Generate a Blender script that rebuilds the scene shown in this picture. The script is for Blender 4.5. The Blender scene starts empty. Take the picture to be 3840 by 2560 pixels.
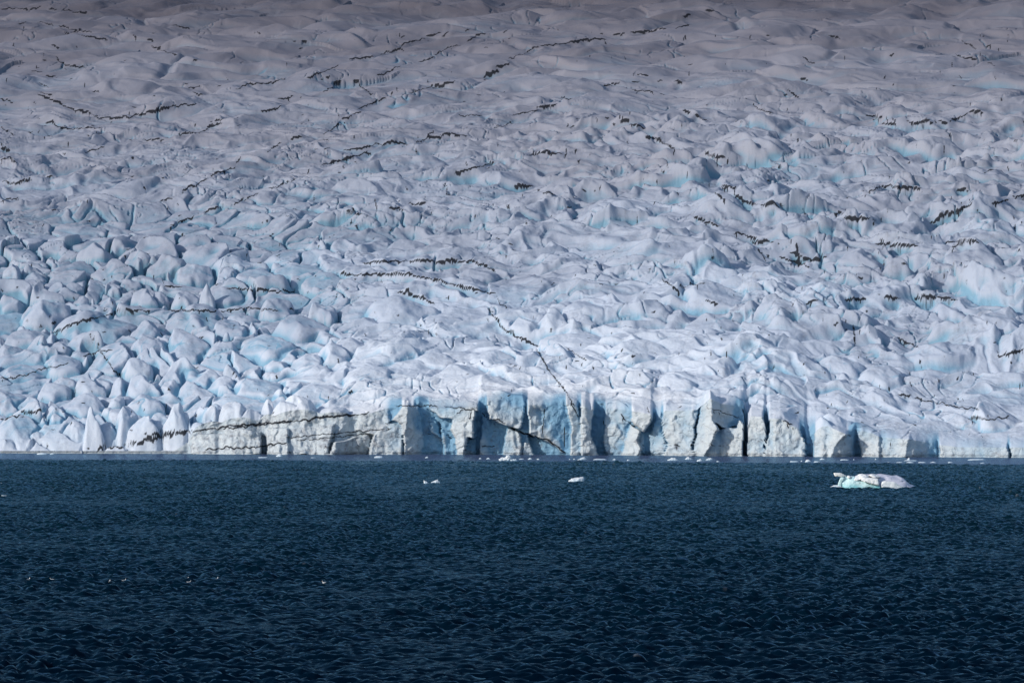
import bpy, bmesh, math, random
import numpy as np
from mathutils import Vector, noise as mnoise
random.seed(7)
C = bpy.context.scene.collection
F32 = np.float32

# ---------------------------------------------------------------- survey of the place
# The photograph was surveyed at 2352 x 1568; bearing c = x / y, eye 24 m above the lagoon.
EYE = 24.0
FPX = 9800.0
HOR = 888.0
def bearing(u): return (np.asarray(u, dtype=np.float64) - 1176.0) / FPX

def A(p): return [(857.5 + x * .2083, 882 + y * .2083) for x, y in p]
def B(p): return [(1347.5 + x * .2083, 882 + y * .2083) for x, y in p]
def Cc(p): return [(1776.25 + x * .2448, 882 + y * .2448) for x, y in p]
def Dd(p): return [(367.5 + x * .2344, 882 + y * .2344) for x, y in p]
# ---------------------------------------------------------------- numeric noise
def _h(ix, iy, seed):
    h = (ix.astype(np.int64) * 374761393 + iy.astype(np.int64) * 668265263 + seed * 974634777) & 0xffffffff
    h = ((h ^ (h >> 13)) * 1274126177) & 0xffffffff
    h = ((h ^ (h >> 15)) * 2246822519) & 0xffffffff
    h = h ^ (h >> 16)
    return h
def hash01(ix, iy, seed): return (_h(ix, iy, seed) & 0xffffff).astype(F32) / F32(0xffffff)
def perlin(x, y, seed=0):
    ix = np.floor(x); iy = np.floor(y)
    fx = (x - ix).astype(F32); fy = (y - iy).astype(F32)
    ix = ix.astype(np.int64); iy = iy.astype(np.int64)
    u = fx * fx * fx * (fx * (fx * 6 - 15) + 10); v = fy * fy * fy * (fy * (fy * 6 - 15) + 10)
    def g(dx, dy):
        a = hash01(ix + dx, iy + dy, seed) * F32(6.2831853)
        return np.cos(a) * (fx - dx) + np.sin(a) * (fy - dy)
    a = g(0, 0); b = g(1, 0); c = g(0, 1); d = g(1, 1)
    return ((a + (b - a) * u) + ((c + (d - c) * u) - (a + (b - a) * u)) * v) * F32(1.5)
def fbm(x, y, octv=4, seed=0, gain=0.5):
    r = 0; a = 1.0; f = 1.0
    for k in range(octv):
        r = r + a * perlin(x * f + 17.3 * k, y * f - 9.1 * k, seed + k); a *= gain; f *= 2.03
    return r
def worley(x, y, seed=0, jit=0.9):
    """F1, F2, and for the nearest cell: offset dx, dy and three random numbers"""
    ix = np.floor(x).astype(np.int64); iy = np.floor(y).astype(np.int64)
    f1 = np.full(x.shape, 9.0, F32); f2 = f1.copy()
    ox = np.zeros(x.shape, F32); oy = ox.copy(); cx = np.zeros(x.shape, np.int64); cy = cx.copy()
    fx = (x - ix).astype(F32); fy = (y - iy).astype(F32)
    for j in (-1, 0, 1):
        for i in (-1, 0, 1):
            px = i + 0.5 + jit * (hash01(ix + i, iy + j, seed) - 0.5) - fx
            py = j + 0.5 + jit * (hash01(ix + i, iy + j, seed + 51) - 0.5) - fy
            d = np.sqrt(px * px + py * py)
            m = d < f1
            f2 = np.where(m, f1, np.minimum(f2, d)); f1 = np.where(m, d, f1)
            ox = np.where(m, -px, ox); oy = np.where(m, -py, oy)
            cx = np.where(m, ix + i, cx); cy = np.where(m, iy + j, cy)
    return f1, f2, ox, oy, hash01(cx, cy, seed + 101), hash01(cx, cy, seed + 202), hash01(cx, cy, seed + 303)
def sstep(a, b, x):
    t = np.clip((x - a) / (b - a), 0, 1); return t * t * (3 - 2 * t)

# ---------------------------------------------------------------- shoreline survey
def lerp_table(tab):
    xs = np.array([t[0] for t in tab], float); ys = np.array([t[1] for t in tab], float)
    return lambda u: np.interp(u, xs, ys)
waterline = lerp_table([(-600, 1039), (0, 1040.5), (1176, 1043.7), (2352, 1050.3), (2950, 1054)])
def y_front(u): return EYE * FPX / (waterline(u) - HOR)
cliff_top = lerp_table([(-600, 1034), (0, 1035), (400, 1035), (425, 1020), (450, 1004), (520, 985), (600, 973), (640, 968), (750, 956), (850, 948), (900, 935),
    (930, 933), (945, 935), (962, 927), (978, 934), (1000, 938), (1060, 936), (1098, 934), (1106, 925), (1120, 922), (1150, 917), (1200, 918),
    (1212, 930), (1300, 927), (1325, 930), (1345, 932), (1355, 942), (1362, 938), (1390, 941), (1400, 937), (1455, 944), (1495, 951),
    (1500, 962), (1506, 962), (1512, 960), (1528, 943), (1600, 941), (1620, 929), (1631, 918), (1642, 924), (1700, 933), (1708, 940),
    (1713, 975), (1719, 975), (1724, 955), (1755, 957), (1760, 975), (1768, 960), (1793, 961), (1815, 975), (1848, 990), (1852, 1002), (1866, 1000),
    (1873, 994), (1885, 984), (1900, 980), (1945, 1000), (1965, 984), (2005, 995), (2020, 1003), (2090, 1008), (2150, 1020), (2200, 1026),
    (2352, 1027), (2950, 1022)])
def slope_at(s): return 0.30 - 0.095 * np.clip(s / 950.0, 0, 1) - 0.07 * np.clip((s - 950) / 900.0, 0, 1)
_S = np.arange(0, 3400, 1.0); _Z = np.concatenate([[0], np.cumsum(slope_at(_S[:-1]))])
def rise(s): return np.interp(s, _S, _Z)
def z_base(u, s):
    yf = y_front(u)
    hc = EYE - (cliff_top(u) - HOR) / FPX * yf
    h17 = 16.5
    ks = 1 - np.exp(-s / 230.0)
    # smooth the cliff-top table away from the edge
    hsm = EYE - (np.interp(u, [-600, 400, 900, 1700, 1900, 2100, 2352, 2950], [1022, 1012, 938, 950, 985, 1012, 1024, 1022]) - HOR) / FPX * yf
    h0 = hc * np.exp(-s / 14.0) + hsm * (1 - np.exp(-s / 14.0))
    return h0 * (1 - ks) + h17 * ks + rise(s)
def s_at(u, v):
    """distance behind the shore of the survey point u,v on the mean ice surface"""
    s = np.arange(0, 1300, 0.5); yf = y_front(u)
    vv = HOR - FPX * (z_base(u, s) - EYE) / (yf + s)
    return float(s[np.argmin(np.abs(vv - v))])

# ---------------------------------------------------------------- glacier sheet (bearing columns, rows going up the ice)
NC, NR, NW = 1500, 1560, 190
cc = np.linspace(-0.16, 0.16, NC)
uu = cc * FPX + 1176.0
srow = [0.0]; st = 0.30
for k in range(NR - 1):
    s = srow[-1]
    srow.append(s + (0.30 + 0.75 * min(1, s / 700.0) + 4.0 * max(0, (s - 980) / 300.0)))
srow = np.array(srow)
print('far row', srow[-1])
U = np.broadcast_to(uu[None, :], (NR, NC)); S = np.broadcast_to(srow[:, None], (NR, NC))
YF = y_front(uu)[None, :]
Y = YF + S
X = cc[None, :] * Y
Z0 = z_base(U, S)
V0 = HOR - FPX * (Z0 - EYE) / Y

# zones of the ice (left icefall chaos, right stepped icefall, calm upper basin)
xw = X + 18 * fbm(X / 90, S / 90, 2, 5); sw = S + 25 * fbm(X / 90 + 40, S / 90, 2, 6)
left = sstep(-62, -112, xw - 0.10 * sw) * sstep(345, 215, sw)
right = sstep(-30, 60, xw) * sstep(560, 330, sw) * sstep(-20, 60, sw + 30)
far = sstep(330, 620, sw)
midc = np.clip(1 - left - 0.7 * right, 0, 1)

H = np.zeros((NR, NC), F32)
wx = X + 7 * fbm(X / 28, S / 28, 3, 11) ; wy = S + 9 * fbm(X / 28 + 9, S / 28 + 5, 3, 12)
# long swells running down to the right
H += (2.6 * perlin((X * 0.9 + S * 0.35) / 70, (S - 0.35 * X) / 38, 21) + 1.6 * perlin((X + 0.3 * S) / 30, (S - 0.3 * X) / 17, 22)).astype(F32) * (1 - 0.5 * left)

def cell_layer(px, py, size_x, size_y, amp, seed, gap, tilt, dome=0.55, mix=0.5):
    f1, f2, ox, oy, r1, r2, r3 = worley(px / size_x, py / size_y, seed)
    e = f2 - f1
    gn = 0.35 + 0.65 * sstep(-0.25, 0.35, perlin(px / size_x * .8 + 3, py / size_y * .8, seed + 7))
    cap = 1 - (1 - sstep(0, gap * gn + 0.05, e)) * (0.35 + 0.65 * gn)
    body = (mix + (1 - mix) * r1) * (1 - dome * np.clip(f1, 0, 1.2) ** 2) + tilt * ((r2 - 0.5) * ox * 2 + (r3 - 0.35) * oy * 1.6)
    return amp * body * cap, e, r1
# big domed blocks
hA, eA, rA = cell_layer(wx + 0.35 * wy, wy - 0.2 * wx, 31, 21, 1.0, 31, 0.3, 1.5)
quiet = 0.35 + 0.65 * sstep(-0.35, 0.4, perlin((X * .8 + .3 * S) / 75, (S - .2 * X) / 48, 17))
H += hA * (2.4 * left + 1.8 * midc * (1 - 0.6 * far) + 3.2 * right) * quiet
# humps of the upper basin: wide low whalebacks
w2x = X + 12 * fbm(X / 60, S / 60, 2, 14); w2y = S + 16 * fbm(X / 60 + 3, S / 60, 2, 15)
hB, eB, rB = cell_layer(w2x + 0.5 * w2y, w2y - 0.25 * w2x, 66, 27, 1.0, 41, 0.6, 1.9, dome=0.8)
H += hB * (1.9 + 1.7 * far + 1.8 * right) * (1 - left)
# seracs
hC, eC, rC = cell_layer(wx, wy, 17.5, 15, 1.0, 51, 0.2, 1.7, dome=0.55, mix=0.3)
hD, eD, rD = cell_layer(wx + 3 * perlin(X / 9, S / 9, 77), wy, 6.2, 7, 1.0, 61, 0.45, 1.3, dome=0.8, mix=0.1)
H += hC * (4.6 * left + 0.8 * right * (1 - far) + 0.3 * midc * (1 - far)) * quiet
rough_patch = sstep(0.0, 0.5, perlin(X / 55, S / 60, 71) + 0.25 * perlin(X / 18, S / 18, 72))
H += hD * (0.15 * left + (0.7 * rough_patch) * (1 - left) * (1 - far))
# stepped scarps: the ice breaks into risers facing the lagoon
def scarps(period, amp, seed, wgt, shear):
    ph = (S + shear * X + 16 * fbm(X / 45, S / 45, 3, seed)) / period
    k = np.floor(ph); t = ph - k
    strength = np.clip(0.45 + 1.3 * perlin(X / 26 + 7.7 * k, k * 3.1 + 0.5, seed + 9), 0, 1.3)
    saw = np.where(t < 0.13, sstep(0, 0.13, t), 1 - sstep(0.13, 1.0, t) ** 1.0)
    return amp * saw * strength * wgt, t, strength
hS1, t1, g1 = scarps(33.0, 1.0, 81, 1.0, -0.25)
H += (hS1 * (4.0 * right + 1.7 * midc * (1 - 0.5 * far))).astype(F32)
hS2, t2, g2 = scarps(15.0, 1.0, 91, 1.0, 0.45)
H += (hS2 * (1.5 * right + 0.8 * midc) * (1 - 0.65 * far) * quiet).astype(F32)
# narrow crevasses, mostly pointing at the lagoon
cr = np.abs(perlin((X + 4 * perlin(X / 11, S / 11, 3)) / 8.0, S / 26, 95))
crw = sstep(0.055, 0.0, cr) * sstep(0.3, 0.6, perlin(X / 22, S / 30, 96)) * (1 - left)
H -= (2.6 * crw * (1 - 0.6 * far)).astype(F32)
H *= (0.5 + 0.5 * sstep(0, 14, S)).astype(F32)
eastU = sstep(820, 950, U); farE = sstep(1780, 1950, U)
H *= (1 - eastU * (0.5 + 0.35 * farE) * sstep(85, 5, S)).astype(F32)

gapc = sstep(0.11, 0.0, eC) * left
H -= (3.4 * gapc).astype(F32)
cr2 = np.abs(perlin((X + .8 * S) / 17.0 + 0.25 * perlin(X / 6, S / 6, 5), (S - .6 * X) / 6.5, 97))
crw2 = sstep(0.05, 0.0, cr2) * sstep(0.0, 0.35, perlin(X / 28 + 8, S / 34, 98)) * (1 - far)
H -= (1.3 * crw2).astype(F32)
rg = 1 - np.abs(perlin((wx * .8 + .55 * wy) / 30, (wy - .25 * wx) / 14, 131)) * 2.2
rg2 = 1 - np.abs(perlin((wx + .5 * wy) / 13, (wy - .3 * wx) / 7, 133)) * 2.2
H += ((2.2 * np.clip(rg, 0, 1) ** 1.6 + 0.5 * np.clip(rg2, 0, 1) ** 1.5 * quiet * (1 - far)) * (1 - left) * (1 - .75 * far) * (0.5 + .5 * sstep(0, 60, S))).astype(F32)

# surveyed domes and pinnacles: (crop x, top, base, half width, pointedness) in a 3x crop with origin v=551
DOMES = [(x, a, b, w * 1.1, min(p * .5, .36)) for x, a, b, w, p in [(650,1190,1470,92,.8),(430,1365,1470,145,.3),(780,1245,1400,100,.6),(865,1180,1400,85,.8),(1010,1240,1470,100,.5),(1215,1212,1470,100,.25),
(150,1355,1470,58,.8),(40,1380,1470,60,.3),(60,1225,1350,90,.2),(110,1295,1400,110,.4),(55,1070,1200,95,.3),(225,1092,1200,70,.2),
(370,1195,1300,65,.6),(600,1095,1230,120,.3),(805,1090,1215,62,.95),(1010,1112,1240,95,.6),(830,960,1110,95,.6),(1005,945,1130,110,.6),
(620,955,1100,95,.3),(360,1000,1120,105,.6),(1270,840,1080,165,.4),(950,842,1000,100,.4),(1190,995,1110,72,.5),(1340,1018,1140,110,.3),
(1240,715,880,150,.4),(1435,1130,1300,85,.5),(1620,1145,1290,100,.4),(1730,1225,1300,60,.3),(2130,985,1120,125,.3),(1770,1008,1120,130,.2),
(2035,1105,1260,120,.5),(1590,850,980,62,.6),(650,558,740,190,.3),(300,388,640,140,.4),(430,305,450,110,.4),(70,390,520,85,.4),
(185,648,760,135,.2),(1270,378,505,85,.3),(1430,325,500,52,.8),(1000,368,500,90,.6),(1330,490,700,190,.2),(1010,588,740,105,.4),
(1570,600,740,105,.4),(1820,718,850,160,.2),(1640,498,620,80,.6),(740,408,520,70,.4),(660,15,190,105,.25),(960,105,240,80,.4),
(400,768,860,70,.3),(80,738,850,90,.4),(700,955,1060,60,.5),(450,968,1060,80,.5),(1100,388,480,55,.4),(780,325,420,42,.95),
(590,675,760,42,.8),(1185,686,760,62,.4),(1040,740,870,105,.4),(400,848,960,140,.2),(130,918,1000,125,.2),(1800,250,350,150,.2),
(1560,365,460,120,.3),(1100,1270,1380,70,.4),(1290,660,740,24,.98),(1225,668,740,20,.98),(1330,1290,1345,60,.3),(200,200,320,80,.5),
(80,180,330,70,.3),(230,250,330,70,.3),(1330,180,320,110,.4),(1150,140,290,110,.3),(2080,560,700,150,.3),(2200,430,600,90,.4),
(1900,400,560,110,.3),(2270,740,900,120,.3),(1380,940,1060,110,.3),(1520,985,1080,90,.4),(30,560,640,160,.2),(560,800,880,60,.5),
(700,710,780,55,.4),(730,1320,1400,60,.5),(250,1370,1400,40,.5),(520,1320,1400,60,.5),(390,1250,1330,50,.5),(1480,1170,1260,60,.3),
(1850,1120,1240,45,.9),(1920,860,940,70,.4),(2100,840,930,90,.3),(500,340,420,60,.4),(900,300,380,60,.5),(560,420,520,60,.3),
(2180,1050,1140,150,.2),(2270,1170,1240,90,.3),(1960,1170,1260,70,.6),(2220,290,370,120,.2),(2060,230,300,120,.2)]]
DOMES = [(x / 3.0, 551 + a / 3.0, 551 + b / 3.0, w / 3.0, p) for x, a, b, w, p in DOMES]
# right-hand half, crop origin u=1568, v=551
for x, a, b, w, p in [(1100,850,1000,160,.3),(1390,910,1060,150,.3),(1500,115,330,95,.9),(1240,115,280,140,.35),(200,390,560,190,.3),(2200,550,720,150,.6),
 (960,1195,1290,70,.9),(1070,1200,1290,90,.8),(180,1100,1200,60,.9),(2150,1150,1300,150,.2),(1080,1060,1160,120,.7),(1900,1210,1290,90,.5),
 (1420,660,740,120,.6),(250,580,700,180,.2),(760,330,440,60,.3),(1850,480,600,110,.3),(650,620,710,150,.4),(700,1000,1080,180,.2),
 (1480,760,830,90,.6),(2000,120,330,170,.2),(1750,340,410,90,.3),(2290,640,800,90,.3),(830,220,290,60,.4)]:
    DOMES.append((1568 + x / 3.0, 551 + a / 3.0, 551 + b / 3.0, w / 3.0, p))
# centre, crop origin u=784
for x, a, b, w, p in [(60,700,830,130,.4),(400,420,620,240,.3),(930,220,340,120,.3),(1450,515,700,110,.5),(1280,570,700,130,.3),(1490,730,860,90,.3),
 (200,900,1040,170,.3),(820,890,1000,170,.2),(1050,810,920,140,.2),(450,0,90,140,.3),(1600,700,800,200,.2),(1130,700,770,90,.3),(700,590,650,150,.3),
 (2050,770,880,170,.3),(1700,970,1060,170,.2),(1680,520,600,130,.3),(650,820,890,130,.3),(1840,330,420,90,.3),(2300,980,1080,120,.3)]:
    DOMES.append((784 + x / 3.0, 551 + a / 3.0, 551 + b / 3.0, w / 3.0, p))
DOMEMASK = np.zeros((NR, NC), F32)
FRONT_BULGE = np.zeros(NC, F32); FRONT_H = np.zeros(NC, F32)
ds_rng = np.random.RandomState(3)
for (u0, vt, vb, hw, pt) in DOMES:
    s0 = s_at(u0, vb)
    yf = float(y_front(u0)); y0 = yf + s0
    sc = y0 / FPX
    isleft = u0 < 784
    hgt = (vb - vt) * sc
    w = hw * sc * (1.36 if u0 < 784 else 1.28)
    d = w * ds_rng.uniform(0.8, 1.05)
    hgt = max(hgt - 0.18 * d, hgt * 0.6)
    if not isleft: hgt *= 0.8
    x0 = float(bearing(u0)) * y0
    s0c = s0 + d * (0.75 if (s0 > 3 or u0 < 470) else 0.3)
    i0, i1 = np.searchsorted(cc, [(x0 - w * 1.5) / (y0 + d), (x0 + w * 1.5) / (y0)]) if x0 > 0 else np.searchsorted(cc, [(x0 - w * 1.5) / y0, (x0 + w * 1.5) / (y0 + d)])
    i0 = max(0, i0 - 4); i1 = min(NC, i1 + 4)
    j0, j1 = np.searchsorted(srow, [s0c - d * 1.5, s0c + d * 1.5])
    if i1 <= i0 or j1 <= j0: continue
    a = ds_rng.uniform(-0.5, 0.5)
    lx = X[j0:j1, i0:i1] - x0 + 0.16 * w * fbm(X[j0:j1, i0:i1] / (w * .8), S[j0:j1, i0:i1] / (w * .8), 2, int(u0)); ly = S[j0:j1, i0:i1] - s0c + 0.16 * w * fbm(X[j0:j1, i0:i1] / (w * .8) + 5, S[j0:j1, i0:i1] / (w * .8), 2, int(u0) + 3)
    rx = (lx * math.cos(a) + ly * math.sin(a)) / w; ry = (-lx * math.sin(a) + ly * math.cos(a)) / d
    acc = 0
    nf = ds_rng.randint(5, 8); ph0 = ds_rng.uniform(0, 6.28)
    for q in range(nf):
        th = ph0 + (q + ds_rng.uniform(-.25, .25)) * 2 * math.pi / nf
        acc = acc + np.clip((rx * math.cos(th) + ry * math.sin(th)) / ds_rng.uniform(0.72, 1.0), 0, 9) ** 7
    r = acc ** (1 / 7.0)
    t0 = ds_rng.uniform(0.4, 0.74) * (1 - pt)
    side = np.clip((r - t0) / (1 - t0), 0, 1)
    prof = 1 - side ** (1.9 - 0.9 * pt)
    tilt = ds_rng.uniform(-0.4, 0.15)
    prof = np.clip(prof * (1 + tilt * rx + ds_rng.uniform(-.1, .35) * ry), 0, 1.4) * (1 - 0.16 * np.clip(r, 0, 1) ** 2)
    for q in range(3):
        th = ds_rng.uniform(-2.9, -0.2) if q < 2 else ds_rng.uniform(-0.6, 0.6)
        cut = ds_rng.uniform(0.72, 1.0) - (rx * math.cos(th) + ry * math.sin(th)) * ds_rng.uniform(0.3, 1.0)
        kk = 0.07
        hh = np.clip(0.5 + 0.5 * (cut - prof) / kk, 0, 1)
        prof = cut * (1 - hh) + prof * hh - kk * hh * (1 - hh)
    prof = np.clip(prof, 0, 1.3) + 0.06 * (1 - np.clip(r, 0, 1)) * fbm(lx / (w * .35) + 9, ly / (w * .35), 2, int(u0) + 5)
    sub = H[j0:j1, i0:i1]
    basez = np.percentile(sub, 25) if sub.size else 0
    dome = basez + hgt * prof
    moat = sstep(1.35, 1.0, r) * sstep(0.0, 0.4, 1 - prof)
    sub2 = sub - (3.0 if isleft else 0.7) * moat * min(1, hgt / 6)
    new = np.where(r < 1, np.maximum(sub2 * (0.35 if isleft else 0.6) + dome * 0 - 0, dome), sub2)
    blend = sstep(1.0, 0.93, r)
    new = np.where(r < 1, sub2 * (1 - blend) + np.maximum(dome, sub2 - 2.0) * blend, sub2)
    H[j0:j1, i0:i1] = new
    DOMEMASK[j0:j1, i0:i1] = np.maximum(DOMEMASK[j0:j1, i0:i1], blend)
    if s0 < 7 and u0 > 470:
        xi = (bearing(uu) * yf - x0) / w
        q = np.clip(1 - np.abs(xi) ** 2.2, 0, 1) ** 0.55
        FRONT_BULGE = np.maximum(FRONT_BULGE, (w * 0.62 * q).astype(F32)); FRONT_H = np.maximum(FRONT_H, (hgt * 0.55 * q * (1 if isleft else .3)).astype(F32))

# surface detail
H += (0.12 * fbm(X / 2.6, S / 2.6, 3, 111) * (1 - 0.7 * far)).astype(F32)
H += (0.4 * perlin(X / 7.5, S / 7.5, 113) * (0.5 + 0.5 * right) * (1 - .8 * far)).astype(F32)
fa, fb, fo, fp, q1, q2, q3 = worley((X + 2 * perlin(X / 5, S / 5, 8)) / 5.5, S / 6.5, 119)
H += (((q1 - .5) * .7 + (q2 - .5) * fo * 2.4 + (q3 - .5) * fp * 2.0) * sstep(0, .12, fb - fa) * (0.28 - 0.15 * left) * quiet * (1 - .8 * far)).astype(F32)
front_fade = np.exp(-S / 5.0)
ramp0 = 1 - np.exp(-S / 1.3)
H = H * ramp0 + front_fade * FRONT_H[None, :]
ZT = Z0 + H

LINES = [([(x / 3.0, y / 3.0) for x, y in p], w) for p, w in [
 ([(0,65),(100,58),(210,68),(285,48)],.7),([(330,60),(390,68)],.6),([(425,70),(500,80),(600,95)],.8),([(120,158),(180,160)],.8),([(250,155),(330,160),(370,185)],.8),([(400,175),(530,215),(640,225)],.8),
 ([(440,228),(480,235)],.6),([(520,235),(600,250),(740,280)],.6),([(350,310),(410,330)],.7),([(380,395),(420,435),(470,455),(600,470)],.8),([(1040,318),(1130,355),(1220,385)],1.0),([(1180,170),(1310,205)],.6),
 ([(1010,265),(1060,290)],.5),([(210,490),(290,500)],.7),([(310,525),(400,528)],.7),([(260,570),(340,600)],1.0),([(270,635),(365,665)],.7),([(0,680),(90,705)],.8),
 ([(250,650),(400,710),(500,755),(600,780),(700,815),(850,815),(960,795),(1100,760),(1230,730),(1360,718)],1.1),([(310,845),(360,850),(420,880),(480,890),(580,885),(700,880)],.9),([(0,880),(100,935)],.8),
 ([(0,1025),(70,1045)],.8),([(0,1110),(60,1080),(120,1140)],1.1),([(10,1250),(100,1270),(220,1240)],.8),([(310,1225),(370,1220)],.8),([(0,1390),(60,1375),(130,1370)],.6),([(580,1050),(640,1040),(720,1010)],.6),
 ([(1290,610),(1390,600)],.8),([(630,630),(690,640)],.6),([(1320,640),(1400,655)],.6),([(1620,620),(1700,585),(1850,575),(1980,540)],.9),([(2110,540),(2200,510),(2340,445)],.9),([(2225,635),(2352,570)],.7),
 ([(1910,690),(2030,670)],.6),([(1790,775),(1870,760),(1950,730)],.8),([(1470,835),(1545,820)],.7),([(1225,935),(1330,915),(1410,905),(1430,885),(1535,845)],.8),([(2225,930),(2352,850)],.9),([(2000,960),(2085,945)],.7),
 ([(1840,1045),(1940,985)],.8),([(2210,1140),(2352,1105)],.7),([(1620,1130),(1665,1100)],.6),([(1450,1210),(1630,1155)],.6),([(1255,1315),(1350,1275),(1430,1230)],1.0),([(1100,1385),(1190,1365)],1.0),
 ([(1610,1410),(1700,1370),(1780,1330)],.5),([(1845,1305),(1940,1280),(2045,1230)],.5),([(1400,1465),(1510,1430)],.5),([(1165,1560),(1260,1525),(1340,1490)],.5),([(975,970),(1040,965),(1130,965)],.7)]]
LINES += [([(784 + x / 3.0, y / 3.0) for x, y in p], w) for p, w in [
 ([(50,410),(225,395)],.9),([(265,378),(400,340),(420,305),(580,260)],1.0),([(580,260),(690,225)],.4),([(690,250),(740,225)],.7),([(850,215),(885,195)],.9),([(1115,225),(1155,205)],.8),([(860,285),(1000,225)],.8),
 ([(640,385),(670,360),(730,335),(830,305)],.6),([(530,430),(580,420),(640,385)],.6),([(975,530),(1090,495)],1.2),([(1060,470),(1110,465),(1165,430)],1.0),([(1150,405),(1210,385),(1260,370),(1310,340),(1370,325)],1.1),
 ([(1370,320),(1480,305),(1560,300),(1700,275),(1830,270)],1.4),([(1870,245),(1960,235)],.8),([(1990,225),(2100,225),(2180,205),(2240,195)],1.0),([(2300,195),(2400,170)],.8),([(245,530),(340,490),(410,450)],.9),
 ([(465,645),(570,610)],.8),([(570,610),(690,595),(790,560)],.5),([(0,830),(140,765)],.9),([(110,755),(200,715),(310,680)],1.1),([(80,560),(150,610),(220,660)],.5),([(800,800),(900,795),(970,800)],.9),([(1170,800),(1270,775),(1360,760)],.5),
 ([(1045,890),(1090,875),(1190,845)],.6),([(680,935),(770,930),(875,935)],.9),([(510,985),(600,955),(690,960)],.7),([(10,1035),(130,1030),(230,1000),(340,985),(470,995)],.8),([(0,1110),(90,1075),(200,1055)],.6),
 ([(780,1205),(890,1165),(950,1150)],.5),([(950,1140),(1055,1132)],.6),([(1290,1070),(1400,1055),(1530,1065)],.8),([(1360,735),(1420,745),(1490,720)],1.0),([(1510,680),(1600,675)],.6),([(1800,595),(1870,585),(1920,570)],.9),
 ([(2030,515),(2090,515),(2115,540)],.6),([(1990,620),(2090,625),(2150,640)],.8),([(2000,565),(2060,565)],.7),([(2290,555),(2352,580)],.8),([(1920,845),(2000,855),(2100,885)],.8),([(2090,940),(2200,975),(2300,1030)],1.3),
 ([(1190,1290),(1330,1290)],.6),([(1380,1320),(1480,1345)],.9),([(460,1410),(590,1405)],1.0),([(320,1440),(430,1440)],.9),([(230,1370),(245,1450)],.5),([(30,1480),(150,1475)],.5)]]
LINES += [([(1568 + x / 3.0, y / 3.0) for x, y in p], w) for p, w in [
 ([(0,180),(50,172)],1.0),([(155,80),(225,70)],.6),([(0,120),(60,110)],.6),([(830,390),(870,425),(915,440)],.9),([(810,540),(870,560)],.9),([(1870,370),(1940,400),(2040,415)],1.1),([(2100,430),(2160,455)],.8),([(1920,280),(2030,340)],.6),
 ([(1000,240),(1090,270)],.5),([(480,725),(550,765),(630,780)],.9),([(0,765),(60,785)],1.1),([(80,795),(180,835)],.9),([(720,620),(770,650),(810,690)],1.0),([(1260,790),(1380,820)],.5),([(1370,855),(1480,865)],.7),([(1540,845),(1620,860),(1660,845),(1730,850)],.8),
 ([(1760,840),(1830,850)],.9),([(1840,840),(1900,820),(1975,780)],1.2),([(1970,770),(2080,785)],1.1),([(270,1280),(375,1300)],1.3),([(215,1330),(300,1380)],1.2),([(350,1350),(420,1390),(520,1415),(600,1410),(705,1440)],1.3),
 ([(1280,1325),(1340,1300),(1430,1280),(1530,1300),(1650,1300)],1.1),([(1885,1325),(1975,1320)],1.1),([(2075,1200),(2150,1160)],.9),([(1700,1550),(1800,1490),(1900,1460),(2000,1400)],1.5),([(2130,1410),(2250,1380)],1.0),([(2270,1365),(2400,1340)],.8),
 ([(1110,1500),(1200,1520),(1300,1510)],1.3),([(60,1500),(160,1530),(260,1560)],1.0),([(150,1060),(300,1100)],.8),([(1040,1490),(1110,1465)],.8)]]
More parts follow.
